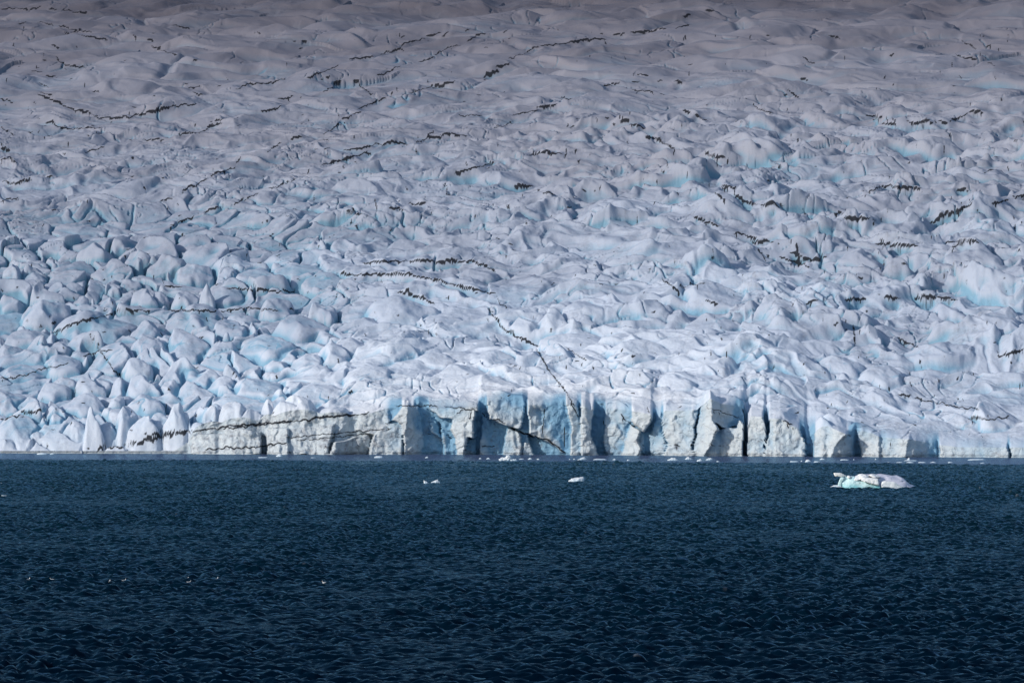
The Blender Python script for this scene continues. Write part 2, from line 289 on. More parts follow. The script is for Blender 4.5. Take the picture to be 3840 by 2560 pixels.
LINES += [
 ([(1690,535),(1740,550)],1.0),([(1725,557),(1778,556)],1.1),([(2010,560),(2050,565),(2110,565)],1.3),([(2170,558),(2230,553),(2250,560)],1.3),([(1940,690),(1990,688)],1.3),([(2030,684),(2070,688)],1.2),([(2100,688),(2150,684),(2200,690)],1.1),
 ([(830,605),(900,602),(960,600),(1010,603),(1080,600),(1110,610),(1140,625)],1.1),([(780,632),(870,632),(935,630),(980,640),(1030,650),(1060,660),(1090,667),(1140,675)],1.0),
 ([(910,670),(950,680),(1000,698)],.8),([(1140,680),(1150,700),(1170,708)],1.0),([(1120,710),(1160,760),(1200,780),(1240,798)],.9),([(1240,815),(1260,850),(1300,900),(1320,935)],.7),
 ([(885,602),(920,600)],1.1),([(520,662),(600,668),(680,672)],.9),([(375,658),(420,660)],1.0),([(118,767),(170,745),(230,728),(290,715),(345,713)],1.0),
 ([(385,713),(440,714),(500,716)],1.0),([(505,716),(570,708),(640,715)],.7),([(190,820),(230,805),(260,805)],.9),([(0,872),(60,862),(100,847),(160,835)],.7),
 ([(205,775),(270,860),(285,870)],.6),([(0,963),(30,957),(70,948),(100,943)],1.0),
 ([(222,1036),(250,1030),(300,1024),(350,1012),(380,1003),(430,992),(505,982),(560,975),(620,972),(700,965),(740,958),(810,952)],1.3),
 ([(330,1003),(360,1000),(430,995)],.7),([(470,1033),(520,1028),(580,1028),(620,1022)],1.0),([(610,1022),(660,1018)],1.2),([(665,1005),(760,996),(830,990),(900,985)],.6),([(680,1012),(780,1003),(850,995)],.5),
 ([(510,985),(600,975),(660,968)],1.1),([(720,958),(790,955),(850,950)],1.0),
 (A([(230,240),(500,245),(620,235),(720,260)]),.7),(A([(770,240),(900,265),(1000,270),(1160,300)]),.9),(A([(1190,320),(1260,370),(1380,400),(1500,465)]),.9),
 (A([(1500,480),(1600,520),(1720,560),(1850,600),(1950,630),(2130,770)]),1.3),(A([(1180,680),(1350,690)]),.5),(A([(2110,470),(2110,700)]),.7),(A([(1890,270),(1860,560)]),.4),
 (A([(1000,280),(910,330)]),.6),(A([(1080,300),(1060,400)]),.7),(A([(150,480),(180,520)]),1.6),
 (B([(370,330),(410,380),(520,460),(530,500)]),.6),(B([(960,660),(1040,690)]),.9),(B([(1160,640),(1150,700)]),1.2),(B([(660,240),(680,290)]),.7),
 (B([(2160,400),(2280,470)]),.8),(B([(1340,650),(1420,690)]),.6),
 ([(1620,935),(1700,960)],.3),([(2100,915),(2150,925),(2200,935),(2250,940)],.9),([(2095,910),(2060,905)],.9),([(2220,960),(2280,965),(2320,955)],1.0),
 ([(2185,570),(2215,560)],.6),([(2060,775),(2110,800)],.6),([(1300,800),(1350,830)],.7),([(1230,800),(1250,830)],.9),([(1310,925),(1330,960)],.6),
 ([(1560,660),(1620,650)],.4),([(1620,690),(1650,700)],.4),([(2290,820),(2352,805)],.6),([(1850,700),(1880,690)],.3),([(1960,750),(1965,790)],1.0),
 ([(1740,570),(1760,600)],1.0),([(1830,560),(1835,615)],1.6),([(1810,580),(1870,600),(1900,590)],1.2),([(1790,590),(1860,615)],.9),([(1520,640),(1560,672)],.9),
]
# the ice breaks along the ash bands: it drops away in front of each band, leaving a stained riser
VT0 = HOR - FPX * (ZT - EYE) / Y
VM0 = np.minimum.accumulate(VT0, axis=0)
RISER = np.zeros((NR, NC), F32)
DH = np.zeros((NR, NC), F32)
for k, (pl, wd) in enumerate(LINES):
    us = np.array([p[0] for p in pl]); vs_ = np.array([p[1] for p in pl])
    if us[-1] < us[0]: us, vs_ = us[::-1], vs_[::-1]
    if us[-1] - us[0] < 14 or np.any(np.diff(us) <= 0) or vs_.max() > 925 or abs(vs_[-1] - vs_[0]) > 0.75 * (us[-1] - us[0]): continue
    c0, c1 = np.searchsorted(uu, [us[0], us[-1]])
    cols = np.arange(c0, c1); ul = uu[cols]
    vl = np.interp(ul, us, vs_)
    sj = np.array([srow[min(NR - 1, int(np.searchsorted(-VM0[:, c], -v)))] for c, v in zip(cols, vl)])
    for _ in range(12):
        sj = np.convolve(np.pad(sj, 3, mode='edge'), np.ones(7) / 7, mode='valid')
    t = np.linspace(0, 1, len(cols))
    env = sstep(0, 1, np.minimum(t, 1 - t) * 4) * np.clip(0.7 + 0.9 * perlin(ul / 22.0, ul * 0 + k * 2.3, 811), 0.1, 1.3)
    hgt = wd * (1.5 + 1.2 * sstep(330, 480, vl)) * env * np.where(ul < 800, 0.65, 1.0)
    dd = S[:, cols] - sj[None, :]
    drop = -hgt[None, :] * np.where(dd < 0, np.exp(np.clip(dd, -200, 0) / 13.0), 0) * sstep(0.0, -1.3, dd)
    lipup = 0.45 * hgt[None, :] * np.where(dd > 0, np.exp(-np.clip(dd, 0, 200) / 9.0), 0) * sstep(-.2, .8, dd)
    DH[:, cols] = np.where(np.abs(drop + lipup) > np.abs(DH[:, cols]), drop + lipup, DH[:, cols])
    RISER[:, cols] = np.maximum(RISER[:, cols], env[None, :].clip(0, 1) * (1.0 if us[0] > 1250 else 0.45) * sstep(-4.5, -1.0, dd) * sstep(0.8, 0.0, dd))
for _ in range(14): DH = (np.roll(DH, 1, 1) + np.roll(DH, -1, 1) + 2 * DH) / 4
ZT = ZT + DH * sstep(3, 15, S)
H = H + DH

# pull the sheet forward where front blocks bulge
YT = Y - FRONT_BULGE[None, :] * np.exp(-S / 10.0)

# ---------------------------------------------------------------- the calving wall: surveyed facets (polygon, depth m, tilt across, tilt up)
FACETS = [
 (A([(0,200),(2300,180),(2300,800),(0,800)]), 0, 0, 0),
 (A([(0,560),(130,430),(300,430),(330,600),(320,790),(-60,790)]), 5, -.2, -.3),
 (A([(-100,200),(160,250),(200,400),(0,560),(-200,500)]), 2, -.1, -.3),
 (A([(330,230),(425,230),(410,500),(340,640),(300,440),(210,390)]), 5.5, .35, 0),
 (A([(410,230),(500,240),(600,790),(330,790),(340,640)]), 3, -.75, 0),
 (A([(500,220),(620,220),(760,500),(870,600),(780,790),(590,790)]), -4, -.6, 0),
 (A([(620,360),(700,400),(740,590),(640,540)]), 0, -.7, 0),
 (A([(740,470),(860,600),(870,790),(770,790)]), 0, -.5, 0),
 (A([(600,200),(950,190),(1160,190),(1160,300),(1110,600),(1040,590),(1000,790),(930,790),(910,600),(850,500),(870,380),(740,370),(600,260)]), 6.5, .3, -.12),
 (A([(1120,300),(1200,300),(1170,560),(1140,790),(1000,790),(1040,620),(1110,600)]), 1, -.4, 0),
 (A([(1160,130),(1260,130),(1250,330),(1190,400),(1170,790),(1140,790)]), -2.5, -.2, 0),
 (A([(1190,340),(1270,380),(1400,520),(1440,600),(1430,790),(1165,790)]), 1.0, -.35, -.1),
 (A([(1250,100),(1400,100),(1660,100),(1680,300),(1640,480),(1600,500),(1270,380),(1250,280)]), 4.5, -.3, -.3),
 (A([(1440,600),(1480,480),(1600,520),(1640,700),(1620,790),(1430,790)]), 3, .1, 0),
 (A([(1690,170),(2110,170),(2170,480),(2180,720),(2100,740),(1850,600),(1720,540)]), 1.5, -.42, .04),
 (A([(1700,540),(1850,600),(2130,790),(1780,790)]), -5, 0, -.2),
 (A([(1650,640),(1730,640),(1790,790),(1650,790)]), 2, -.2, 0),
 (A([(2110,170),(2240,170),(2300,500),(2290,790),(2170,790),(2180,500)]), 4, -.5, 0),
 (B([(-60,200),(80,200),(40,560),(150,800),(-60,800)]), 5, -.6, 0),
 (B([(80,220),(205,220),(190,450),(170,640),(240,800),(150,800),(50,600)]), -6, -.3, 0),
 (B([(200,220),(500,230),(480,420),(400,640),(380,800),(230,800),(170,640),(240,480),(200,400)]), 0, .15, 0),
 (B([(490,440),(600,520),(560,620),(600,700),(600,800),(380,800),(430,600)]), 3, .4, -.1),
 (B([(500,240),(715,260),(700,500),(640,520),(600,500),(490,410)]), 4, .15, .05),
 (B([(655,800),(640,640),(650,520),(735,360),(730,240),(770,240),(765,380),(690,560),(700,800)]), -2.5, 0, 0),
 (B([(770,300),(850,380),(820,520),(880,660),(850,800),(700,800),(710,560)]), 1.5, .2, 0),
 (B([(850,200),(1240,200),(1210,480),(1170,800),(850,800),(890,650),(830,520),(840,400)]), 4, .22, -.04),
 (B([(1360,120),(1240,200),(1240,320),(1210,560),(1170,800),(1300,800),(1450,500),(1400,380),(1380,120)]), 7, .6, -.05),
 (B([(1380,120),(1500,160),(1700,200),(1750,340),(1640,470),(1480,480),(1400,400)]), 3.5, -.8, 0),
 (B([(1450,500),(1550,470),(1640,500),(1690,390),(1740,480),(1750,700),(1722,800),(1300,800)]), 6, .15, -.1),
 (B([(1730,200),(1795,200),(1800,340),(1770,600),(1762,800),(1722,800),(1750,560)]), -9, 0, 0),
 (B([(1800,200),(1960,260),(1980,600),(1960,800),(1762,800),(1770,570)]), 6, .15, 0),
 (B([(1960,300),(2015,300),(1990,600)]), -6, 0, 0),
 (B([(2015,250),(2140,280),(2250,480),(2400,600),(2400,800),(1960,800),(1990,600)]), 7, .1, -.2),
 (Cc([(80,300),(200,330),(300,560),(300,690),(0,690),(0,300)]), 7, -.15, -.2),
 (Cc([(300,400),(410,400),(380,560),(380,690),(300,690)]), 2, -.3, 0),
 (Cc([(410,380),(500,360),(770,380),(690,480),(600,600),(520,690),(380,690),(375,560)]), 8, .3, -.25),
 (Cc([(770,380),(690,480),(550,600),(520,690),(830,690),(820,600),(780,380)]), 4, -1.0, .1),
 (Cc([(770,380),(860,420),(950,420),(1000,460),(1050,690),(830,690)]), 5, .3, -.2),
 (Cc([(1000,460),(1180,480),(1290,490),(1290,600),(1240,690),(1000,690)]), 7, .35, -.2),
 (Cc([(1290,490),(1530,500),(1540,690),(1240,690)]), 3, -.8, -.2),
 (Cc([(1515,480),(1540,480),(1560,690),(1545,690)]), -5, 0, 0),
 (Cc([(1555,480),(2170,520),(2220,700),(1560,700)]), 5, .1, -.6),
 (Cc([(2170,480),(2190,480),(2230,700),(2215,700)]), -3, 0, 0),
 (Cc([(2200,480),(2500,520),(2600,700),(2225,700)]), 6, .1, -.4),
 # dirty low front left of the wall
 (Dd([(310,500),(650,480),(700,690),(310,690)]), 4, .1, -.5),
 (Dd([(650,400),(980,470),(1000,690),(660,690)]), 5, .15, -.5),
 (Dd([(990,500),(1040,520),(1040,690),(1000,690)]), -3, 0, 0),
 (Dd([(1040,430),(1260,430),(1270,690),(1040,690)]), 5, .2, -.6),
 (Dd([(1270,430),(1700,400),(1650,690),(1270,690)]), 4, .1, -.6),
 (Dd([(1700,570),(2030,490),(2070,560),(2030,690),(1650,690)]), 5, -.5, .3),
]
def in_poly(px, py, poly):
    ins = np.zeros(px.shape, bool); n = len(poly)
    for i in range(n):
        x1, y1 = poly[i]; x2, y2 = poly[(i + 1) % n]
        if y1 == y2: continue
        c = ((y1 > py) != (y2 > py)) & (px < (x2 - x1) * (py - y1) / (y2 - y1) + x1)
        ins ^= c
    return ins
T = np.linspace(0, 1, NW)[:, None]
top_z = ZT[0][None, :]; top_y = YT[0][None, :]
ZW = -1.5 + T * (top_z + 1.5)
UW = np.broadcast_to(uu[None, :], ZW.shape)
yfw = y_front(uu)[None, :]
VW = HOR - FPX * (ZW - EYE) / yfw
XW0 = cc[None, :] * yfw
uj = UW + 3.5 * fbm(XW0 / 5.5, ZW / 5.5, 3, 201); vj = VW + 3.5 * fbm(XW0 / 5.5 + 30, ZW / 5.5, 3, 202)
REL = np.zeros(ZW.shape, F32)
for poly, dep, gx, gy in FACETS:
    m = in_poly(uj, vj, poly)
    cx_ = sum(p[0] for p in poly) / len(poly); cy_ = sum(p[1] for p in poly) / len(poly)
    pl = dep + (-(uj - cx_) * gx * -1 * 0.153) * 1.0 + (vj - cy_) * 0.153 * (-gy)
    REL = np.where(m, pl * (1.25 if dep > 0 else 0.75), REL)
inb = sstep(880, 900, uu)[None, :]
# procedural pillars and chips everywhere
f1, f2, ox, oy, r1, r2, r3 = worley((XW0 + 1.5 * perlin(XW0 / 4, ZW / 4, 7)) / 5.2, ZW / 9.0, 211)
REL += (1.0 * (r1 - 0.5) + 1.1 * (r2 - 0.5) * ox * 2 + 0.6 * (r3 - .5) * oy * 2) * sstep(0, 0.12, f2 - f1)
f1, f2, ox, oy, r1, r2, r3 = worley((XW0 + ZW * 0.3) / 2.1, ZW / 2.8, 212)
REL += (0.45 * (r1 - 0.5) + 1.0 * (r2 - 0.5) * ox + 0.6 * (r3 - .5) * oy) * sstep(0, 0.2, f2 - f1)
REL += 0.55 * fbm(XW0 / 2.2, ZW / 3.5, 3, 213)
# soften by one pass so that edges are worn
def blur(a, n=1):
    for _ in range(n):
        a = (np.roll(a, 1, 1) + np.roll(a, -1, 1) + 2 * a) / 4
        b = a.copy(); b[1:-1] = (a[:-2] + a[2:] + 2 * a[1:-1]) / 4; a = b
    return a
REL = REL * (0.2 + 0.8 * sstep(1.0, 7.0, np.broadcast_to(top_z, REL.shape)))
REL = blur(REL, 1)
waterpinch = 0.6 * sstep(1.2, 0.0, ZW)           # notch melted at the waterline
YW = yfw - REL * 0.9 - FRONT_BULGE[None, :] * (0.75 + 0.25 * (1 - T)) + waterpinch
# carry the wall's relief back over the brink so that wall and top meet
edge = (YW[-1] - YT[0])
es = edge.copy()
for _ in range(400): es = (np.roll(es, 1) + np.roll(es, -1) + 2 * es) / 4
YT = YT + es[None, :] * np.exp(-S / 12.0) + (edge - es)[None, :] * np.exp(-S / 1.6)
YT = np.maximum.accumulate(YT + np.linspace(0, 0.01, NR)[:, None], axis=0)
XW = cc[None, :] * YW
XT = cc[None, :] * YT
YW[-1] = YT[0]; XW[-1] = XT[0]

# ---------------------------------------------------------------- surface masks
def wide_blur(a, n, r):
    for _ in range(n):
        k = np.cumsum(np.pad(a, ((r + 1, r), (0, 0)), mode='edge'), axis=0, dtype=np.float64); a = (k[2 * r + 1:] - k[:-2 * r - 1]) / (2 * r + 1)
        k = np.cumsum(np.pad(a, ((0, 0), (r + 1, r)), mode='edge'), axis=1, dtype=np.float64); a = (k[:, 2 * r + 1:] - k[:, :-2 * r - 1]) / (2 * r + 1)
    return a
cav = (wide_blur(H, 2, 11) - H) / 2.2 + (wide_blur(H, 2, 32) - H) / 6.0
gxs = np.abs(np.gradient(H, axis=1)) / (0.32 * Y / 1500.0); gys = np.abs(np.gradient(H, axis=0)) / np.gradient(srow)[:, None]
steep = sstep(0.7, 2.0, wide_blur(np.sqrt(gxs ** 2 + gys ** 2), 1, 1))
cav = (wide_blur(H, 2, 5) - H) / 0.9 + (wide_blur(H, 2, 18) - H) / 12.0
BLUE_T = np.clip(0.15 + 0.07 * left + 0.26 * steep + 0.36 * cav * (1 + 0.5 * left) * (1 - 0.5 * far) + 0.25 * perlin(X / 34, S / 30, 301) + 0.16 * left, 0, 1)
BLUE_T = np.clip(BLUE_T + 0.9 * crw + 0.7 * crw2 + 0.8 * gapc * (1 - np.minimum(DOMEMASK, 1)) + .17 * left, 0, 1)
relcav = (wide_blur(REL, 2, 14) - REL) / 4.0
BLUE_W = np.clip(0.42 + 0.8 * relcav + 0.2 * perlin(XW0 / 12, ZW / 9, 302) + 0.25 * sstep(4, -4, REL) + 0.26 * sstep(930, 1000, UW) * sstep(1400, 1320, UW), 0, 1) * (0.35 + .65 * inb)  # extra blue mid-cliff paints in the shade lying on that stretch
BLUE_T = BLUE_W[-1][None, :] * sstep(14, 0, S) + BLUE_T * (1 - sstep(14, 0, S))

# projection of every point as the surveyor's eye saw it: used once to find where surveyed lines lie on the ice
ALLZ = np.concatenate([ZW[:-1], ZT]); ALLY = np.concatenate([YW[:-1], YT]); ALLX = np.concatenate([XW[:-1], XT])
VV = HOR - FPX * (ALLZ - EYE) / ALLY
VMIN = np.minimum.accumulate(VV, axis=0)
ASH = np.zeros(ALLZ.shape, F32)
nWd = NW
def paint(poly, wid, wob, seed):
    """lay a band of ash on the ice along a surveyed line"""
    pts = []
    for (u1, v1), (u2, v2) in zip(poly[:-1], poly[1:]):
        n = max(2, int(math.hypot(u2 - u1, v2 - v1) / 1.0))
        for k in range(n): pts.append((u1 + (u2 - u1) * k / n, v1 + (v2 - v1) * k / n))
    pts = np.array(pts)
    if len(pts) == 0: return
    t = np.arange(len(pts))
    pts[:, 1] += wob * fbm(t / 14.0 + seed * 3.7, t * 0 + seed, 3, 401)
    amp = np.clip(1.0 + 0.6 * perlin(t / 16.0 + seed * 7.1, t * 0 + seed * 1.3, 402), 0, 1.25) * np.clip(np.minimum(t + 2, len(t) - t + 2) / 8.0, 0, 1)
    for (u, v), a in zip(pts, amp):
        if a <= 0.05: continue
        ci = int(round((u - uu[0]) / (uu[1] - uu[0])))
        if ci < 4 or ci > NC - 5: continue
        col = VMIN[:, ci]
        j = int(np.searchsorted(-col, -v))
        if j <= 2 or j >= col.size - 3: continue
        px, py, pz = ALLX[j, ci], ALLY[j, ci], ALLZ[j, ci]
        if j >= nWd:
            dzl = abs(ALLZ[min(j + 1, col.size - 1), ci] - ALLZ[j - 1, ci]); a = a * min(1.0, (1.7 + S[min(max(j - nWd, 0), NR - 1), 0] / 200.0) / max(dzl, .1))
            if a < 0.12: continue
        r = wid * a * (py / FPX) * 1.05 + 0.05
        jl, jh = max(0, j - 14), min(col.size, j + 15); cl, chh = max(0, ci - 5), min(NC, ci + 6)
        dx = ALLX[jl:jh, cl:chh] - px; dy = (ALLY[jl:jh, cl:chh] - py) * 0.3; dz = ALLZ[jl:jh, cl:chh] - pz
        m = np.exp(-(dx * dx + dy * dy + dz * dz) / (r * r)) * min(1, a)
        ASH[jl:jh, cl:chh] = np.maximum(ASH[jl:jh, cl:chh], m)
for k, (pl, wd) in enumerate(LINES): paint(pl, wd, 4.0, k)
# short streaks of grit hanging under the bands
rs = np.random.RandomState(11)
for _ in range(260):
    pl, wd = LINES[rs.randint(len(LINES))]
    k = rs.randint(len(pl) - 1) if len(pl) > 1 else 0
    t = rs.rand(); u = pl[k][0] + t * (pl[k + 1][0] - pl[k][0]); v = pl[k][1] + t * (pl[k + 1][1] - pl[k][1])
    if v < 330: continue
    L = rs.uniform(4, 16) * (1.0 if u > 1300 else 0.6)
    paint([(u, v), (u + rs.uniform(-4, 4), v + L)], rs.uniform(.35, .7), 1.5, 500 + _)
for _ in range(850):                         # loose flecks
    u = rs.uniform(0, 2352); v = rs.uniform(60, 1035)
    L = rs.uniform(3, 13)
    ang = rs.uniform(-0.5, 0.6) if rs.rand() < (.6 if u < 1200 else .35) else rs.uniform(1.0, 2.0)
    paint([(u, v), (u + L * math.cos(ang), v + L * math.sin(ang))], rs.uniform(.3, .6), 1.0, 900 + _)
ASH = np.clip(ASH, 0, 1)
STAIN = np.clip(wide_blur(ASH, 2, 4) * 1.3, 0, 1) * np.clip(0.5 + fbm(ALLX / 3.0, ALLZ / 3.0 + ALLY / 9.0, 3, 77), 0, 1)
# diffuse grit: strongest on the low dirty front and the stepped faces
DIRT_T = np.clip(0.30 * sstep(0.05, 0.6, fbm(X / 14, S / 20, 4, 501)) + 0.22 * right * sstep(.1, .6, fbm(X / 2.4, S / 9, 3, 502)), 0, 1)
DIRT_W = np.clip(0.75 * sstep(0.1, 0.6, fbm(XW0 / 4, ZW / 3.2, 4, 503)) * sstep(17, 3, ZW) + 0.6 * sstep(330, 500, UW) * sstep(980, 880, UW) * (0.6 + fbm(XW0 / 9, ZW / 1.2, 3, 504)), 0, 1)
lump = sstep(880, 1000, UW)
SHADE_T = np.clip(0.012 * sstep(0, 30, S) + S / 900.0 + 0.085 * (1 - np.exp(-((X + 5) / 120.0) ** 2)) * sstep(400, 0, S) + 0.09 * sstep(20, 120, S) * fbm((X + .4 * S) / 110, (S - .2 * X) / 60, 3, 88), 0, 1.4)  # light pool, soft shade bands and upslope dimming painted into the ice colour

# ---------------------------------------------------------------- materials
def new_mat(name):
    m = bpy.data.materials.new(name); m.use_nodes = True
    nt = m.node_tree; nt.nodes.clear()
    out = nt.nodes.new('ShaderNodeOutputMaterial'); bs = nt.nodes.new('ShaderNodeBsdfPrincipled')
    nt.links.new(bs.outputs[0], out.inputs[0])
    return m, nt, bs
def N(nt, typ, **kw):
    n = nt.nodes.new(typ)
    for k, v in kw.items():
        if k in n.inputs.keys(): n.inputs[k].default_value = v
        else: setattr(n, k, v)
    return n
def mixc(nt, fac, a, b, blend='MIX'):
    n = nt.nodes.new('ShaderNodeMix'); n.data_type = 'RGBA'; n.blend_type = blend
    for sock, val in ((n.inputs[0], fac), (n.inputs[6], a), (n.inputs[7], b)):
        if hasattr(val, 'is_output'): nt.links.new(val, sock)
        elif isinstance(val, (int, float)): sock.default_value = val
        else: sock.default_value = (*val, 1)
    return n.outputs[2]
def ramp(nt, fac, stops):
    r = nt.nodes.new('ShaderNodeValToRGB'); e = r.color_ramp.elements
    while len(e) > 1: e.remove(e[-1])
    e[0].position = stops[0][0]; e[0].color = (*stops[0][1], 1)
    for p, c in stops[1:]:
        x = e.new(p); x.color = (*c, 1)
    nt.links.new(fac, r.inputs[0]); return r.outputs[0]
def attr(nt, name):
    a = nt.nodes.new('ShaderNodeAttribute'); a.attribute_name = name; return a.outputs['Fac']

def ice_material():
    m, nt, bs = new_mat('glacier_ice')
    tc = nt.nodes.new('ShaderNodeTexCoord').outputs['Object']
    crust = ramp(nt, attr(nt, 'shade_tone'), [(0.0, (.55, .595, .625)), (0.012, (.71, .73, .78)), (0.06, (.60, .65, .74)), (0.15, (.45, .50, .60)), (0.30, (.35, .38, .46)), (0.5, (.295, .30, .355)), (0.75, (.215, .205, .24)), (1.0, (.115, .105, .125))])  # first stop is wall ice; the rest paints shade deepening up the slope
    deep = ramp(nt, attr(nt, 'shade_tone'), [(0.0, (.21, .38, .53)), (0.10, (.25, .43, .57)), (0.25, (.18, .32, .42)), (0.6, (.16, .27, .36)), (1.0, (.09, .105, .14))])
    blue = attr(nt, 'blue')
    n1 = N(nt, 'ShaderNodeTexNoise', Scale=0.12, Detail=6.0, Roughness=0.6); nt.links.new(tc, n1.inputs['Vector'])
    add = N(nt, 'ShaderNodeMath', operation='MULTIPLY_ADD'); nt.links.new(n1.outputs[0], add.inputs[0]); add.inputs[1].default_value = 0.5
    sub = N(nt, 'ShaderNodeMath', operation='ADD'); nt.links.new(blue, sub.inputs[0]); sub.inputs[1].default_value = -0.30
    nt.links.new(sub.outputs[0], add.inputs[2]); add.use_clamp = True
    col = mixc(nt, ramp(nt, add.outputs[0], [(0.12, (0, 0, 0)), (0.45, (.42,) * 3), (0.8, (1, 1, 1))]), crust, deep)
    # fine grit
    n2 = N(nt, 'ShaderNodeTexNoise', Scale=0.55, Detail=8.0, Roughness=0.7); nt.links.new(tc, n2.inputs['Vector'])
    g = ramp(nt, n2.outputs[0], [(0.44, (0, 0, 0)), (0.66, (1, 1, 1))])
    gm = N(nt, 'ShaderNodeMath', operation='MULTIPLY'); nt.links.new(g, gm.inputs[0]); nt.links.new(attr(nt, 'dirt'), gm.inputs[1])
    col = mixc(nt, gm.outputs[0], col, (.17, .165, .19))
    # ash bands with ragged edges over a wider grey stain
    st = ramp(nt, attr(nt, 'stain'), [(0.0, (0, 0, 0)), (1.0, (.55, .55, .55))])
    col = mixc(nt, st, col, (.15, .14, .15))
    ms = N(nt, 'ShaderNodeMapping'); ms.inputs['Scale'].default_value = (1.0, .05, .10); nt.links.new(tc, ms.inputs[0])
    ns = N(nt, 'ShaderNodeTexNoise', Scale=0.75, Detail=5.0, Roughness=0.65); nt.links.new(ms.outputs[0], ns.inputs['Vector'])
    nm = N(nt, 'ShaderNodeMath', operation='MULTIPLY_ADD'); nt.links.new(attr(nt, 'streak'), nm.inputs[0]); nm.inputs[1].default_value = .36; nt.links.new(ns.outputs[0], nm.inputs[2])
    sk = ramp(nt, nm.outputs[0], [(0.84, (0, 0, 0)), (1.05 if False else 1.0, (.75, .75, .75))])
    col = mixc(nt, sk, col, (.02, .024, .035))
    n3 = N(nt, 'ShaderNodeTexNoise', Scale=1.3, Detail=5.0, Roughness=0.6); nt.links.new(tc, n3.inputs['Vector'])
    a1 = N(nt, 'ShaderNodeMath', operation='MULTIPLY_ADD'); nt.links.new(n3.outputs[0], a1.inputs[0]); a1.inputs[1].default_value = 0.9
    a2 = N(nt, 'ShaderNodeMath', operation='ADD'); nt.links.new(attr(nt, 'ash'), a2.inputs[0]); a2.inputs[1].default_value = -0.45
    nt.links.new(a2.outputs[0], a1.inputs[2])
    am = ramp(nt, a1.outputs[0], [(0.22, (0, 0, 0)), (0.5, (.95, .95, .95))])
    col = mixc(nt, am, col, (.020, .022, .028))
    nt.links.new(col, bs.inputs['Base Color'])
    bs.inputs['Roughness'].default_value = 0.62
    sp = ramp(nt, am, [(0.0, (.14,) * 3), (0.6, (0, 0, 0))]); nt.links.new(sp, bs.inputs['Specular IOR Level'])
    b1 = N(nt, 'ShaderNodeTexNoise', Scale=0.9, Detail=7.0, Roughness=0.62); nt.links.new(tc, b1.inputs['Vector'])
    bp = N(nt, 'ShaderNodeBump', Strength=0.8, Distance=0.5); nt.links.new(b1.outputs[0], bp.inputs['Height'])
    wv = N(nt, 'ShaderNodeTexVoronoi', feature='DISTANCE_TO_EDGE', Scale=0.22); nw = N(nt, 'ShaderNodeTexNoise', Scale=0.5, Detail=3.0); nt.links.new(tc, nw.inputs['Vector'])
    va = N(nt, 'ShaderNodeVectorMath', operation='MULTIPLY_ADD'); nt.links.new(nw.outputs[1], va.inputs[0]); va.inputs[1].default_value = (3, 3, 3); nt.links.new(tc, va.inputs[2]); nt.links.new(va.outputs[0], wv.inputs['Vector'])
    wr = ramp(nt, wv.outputs[0], [(0.0, (0, 0, 0)), (0.06, (1, 1, 1))])
    bp2 = N(nt, 'ShaderNodeBump', Strength=0.5, Distance=0.5); nt.links.new(wr, bp2.inputs['Height']); nt.links.new(bp.outputs[0], bp2.inputs['Normal'])
    nt.links.new(bp2.outputs[0], bs.inputs['Normal'])
    fade = ramp(nt, attr(nt, 'shade_tone'), [(0.0, (.55,) * 3), (0.15, (.4,) * 3), (0.5, (.16,) * 3)]); nt.links.new(fade, bp.inputs['Strength'])
    fade2 = ramp(nt, attr(nt, 'shade_tone'), [(0.0, (.40,) * 3), (0.02, (.05,) * 3), (0.1, (0,) * 3)]); nt.links.new(fade2, bp2.inputs['Strength'])
    return m
ICE = ice_material()

def grid_mesh(name, gx, gy, gz, mat, attrs):
    nr, nc = gx.shape
    me = bpy.data.meshes.new(name)
    co = np.stack([gx, gy, gz], -1).astype(F32).reshape(-1, 3)
    me.vertices.add(nr * nc); me.vertices.foreach_set('co', co.ravel())
    idx = np.arange(nr * nc, dtype=np.int32).reshape(nr, nc)
    q = np.stack([idx[:-1, :-1], idx[:-1, 1:], idx[1:, 1:], idx[1:, :-1]], -1).reshape(-1, 4)
    me.loops.add(q.size); me.polygons.add(len(q))
    me.polygons.foreach_set('loop_start', np.arange(0, q.size, 4, dtype=np.int32))
    me.loops.foreach_set('vertex_index', q.ravel())
    me.update(calc_edges=True)
    me.polygons.foreach_set('use_smooth', np.ones(len(q), bool))
    for k, a in attrs.items():
        at = me.attributes.new(k, 'FLOAT', 'POINT'); at.data.foreach_set('value', np.ascontiguousarray(a, F32).ravel())
    me.materials.append(mat); me.update()
    o = bpy.data.objects.new(name, me); C.objects.link(o)
    return o
nW = NW - 1
glacier = grid_mesh('glacier', XT, YT, ZT, ICE, {'blue': BLUE_T, 'ash': ASH[nW:], 'stain': STAIN[nW:], 'streak': RISER, 'dirt': DIRT_T, 'shade_tone': SHADE_T})
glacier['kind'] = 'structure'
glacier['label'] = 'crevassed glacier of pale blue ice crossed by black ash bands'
wall = grid_mesh('ice_cliff', XW, YW, ZW, ICE, {'blue': BLUE_W, 'ash': ASH[:NW], 'stain': STAIN[:NW], 'dirt': DIRT_W, 'shade_tone': np.zeros_like(ZW)})
wall.parent = glacier
wall['label'] = 'vertical calving face of the glacier standing in the lagoon'

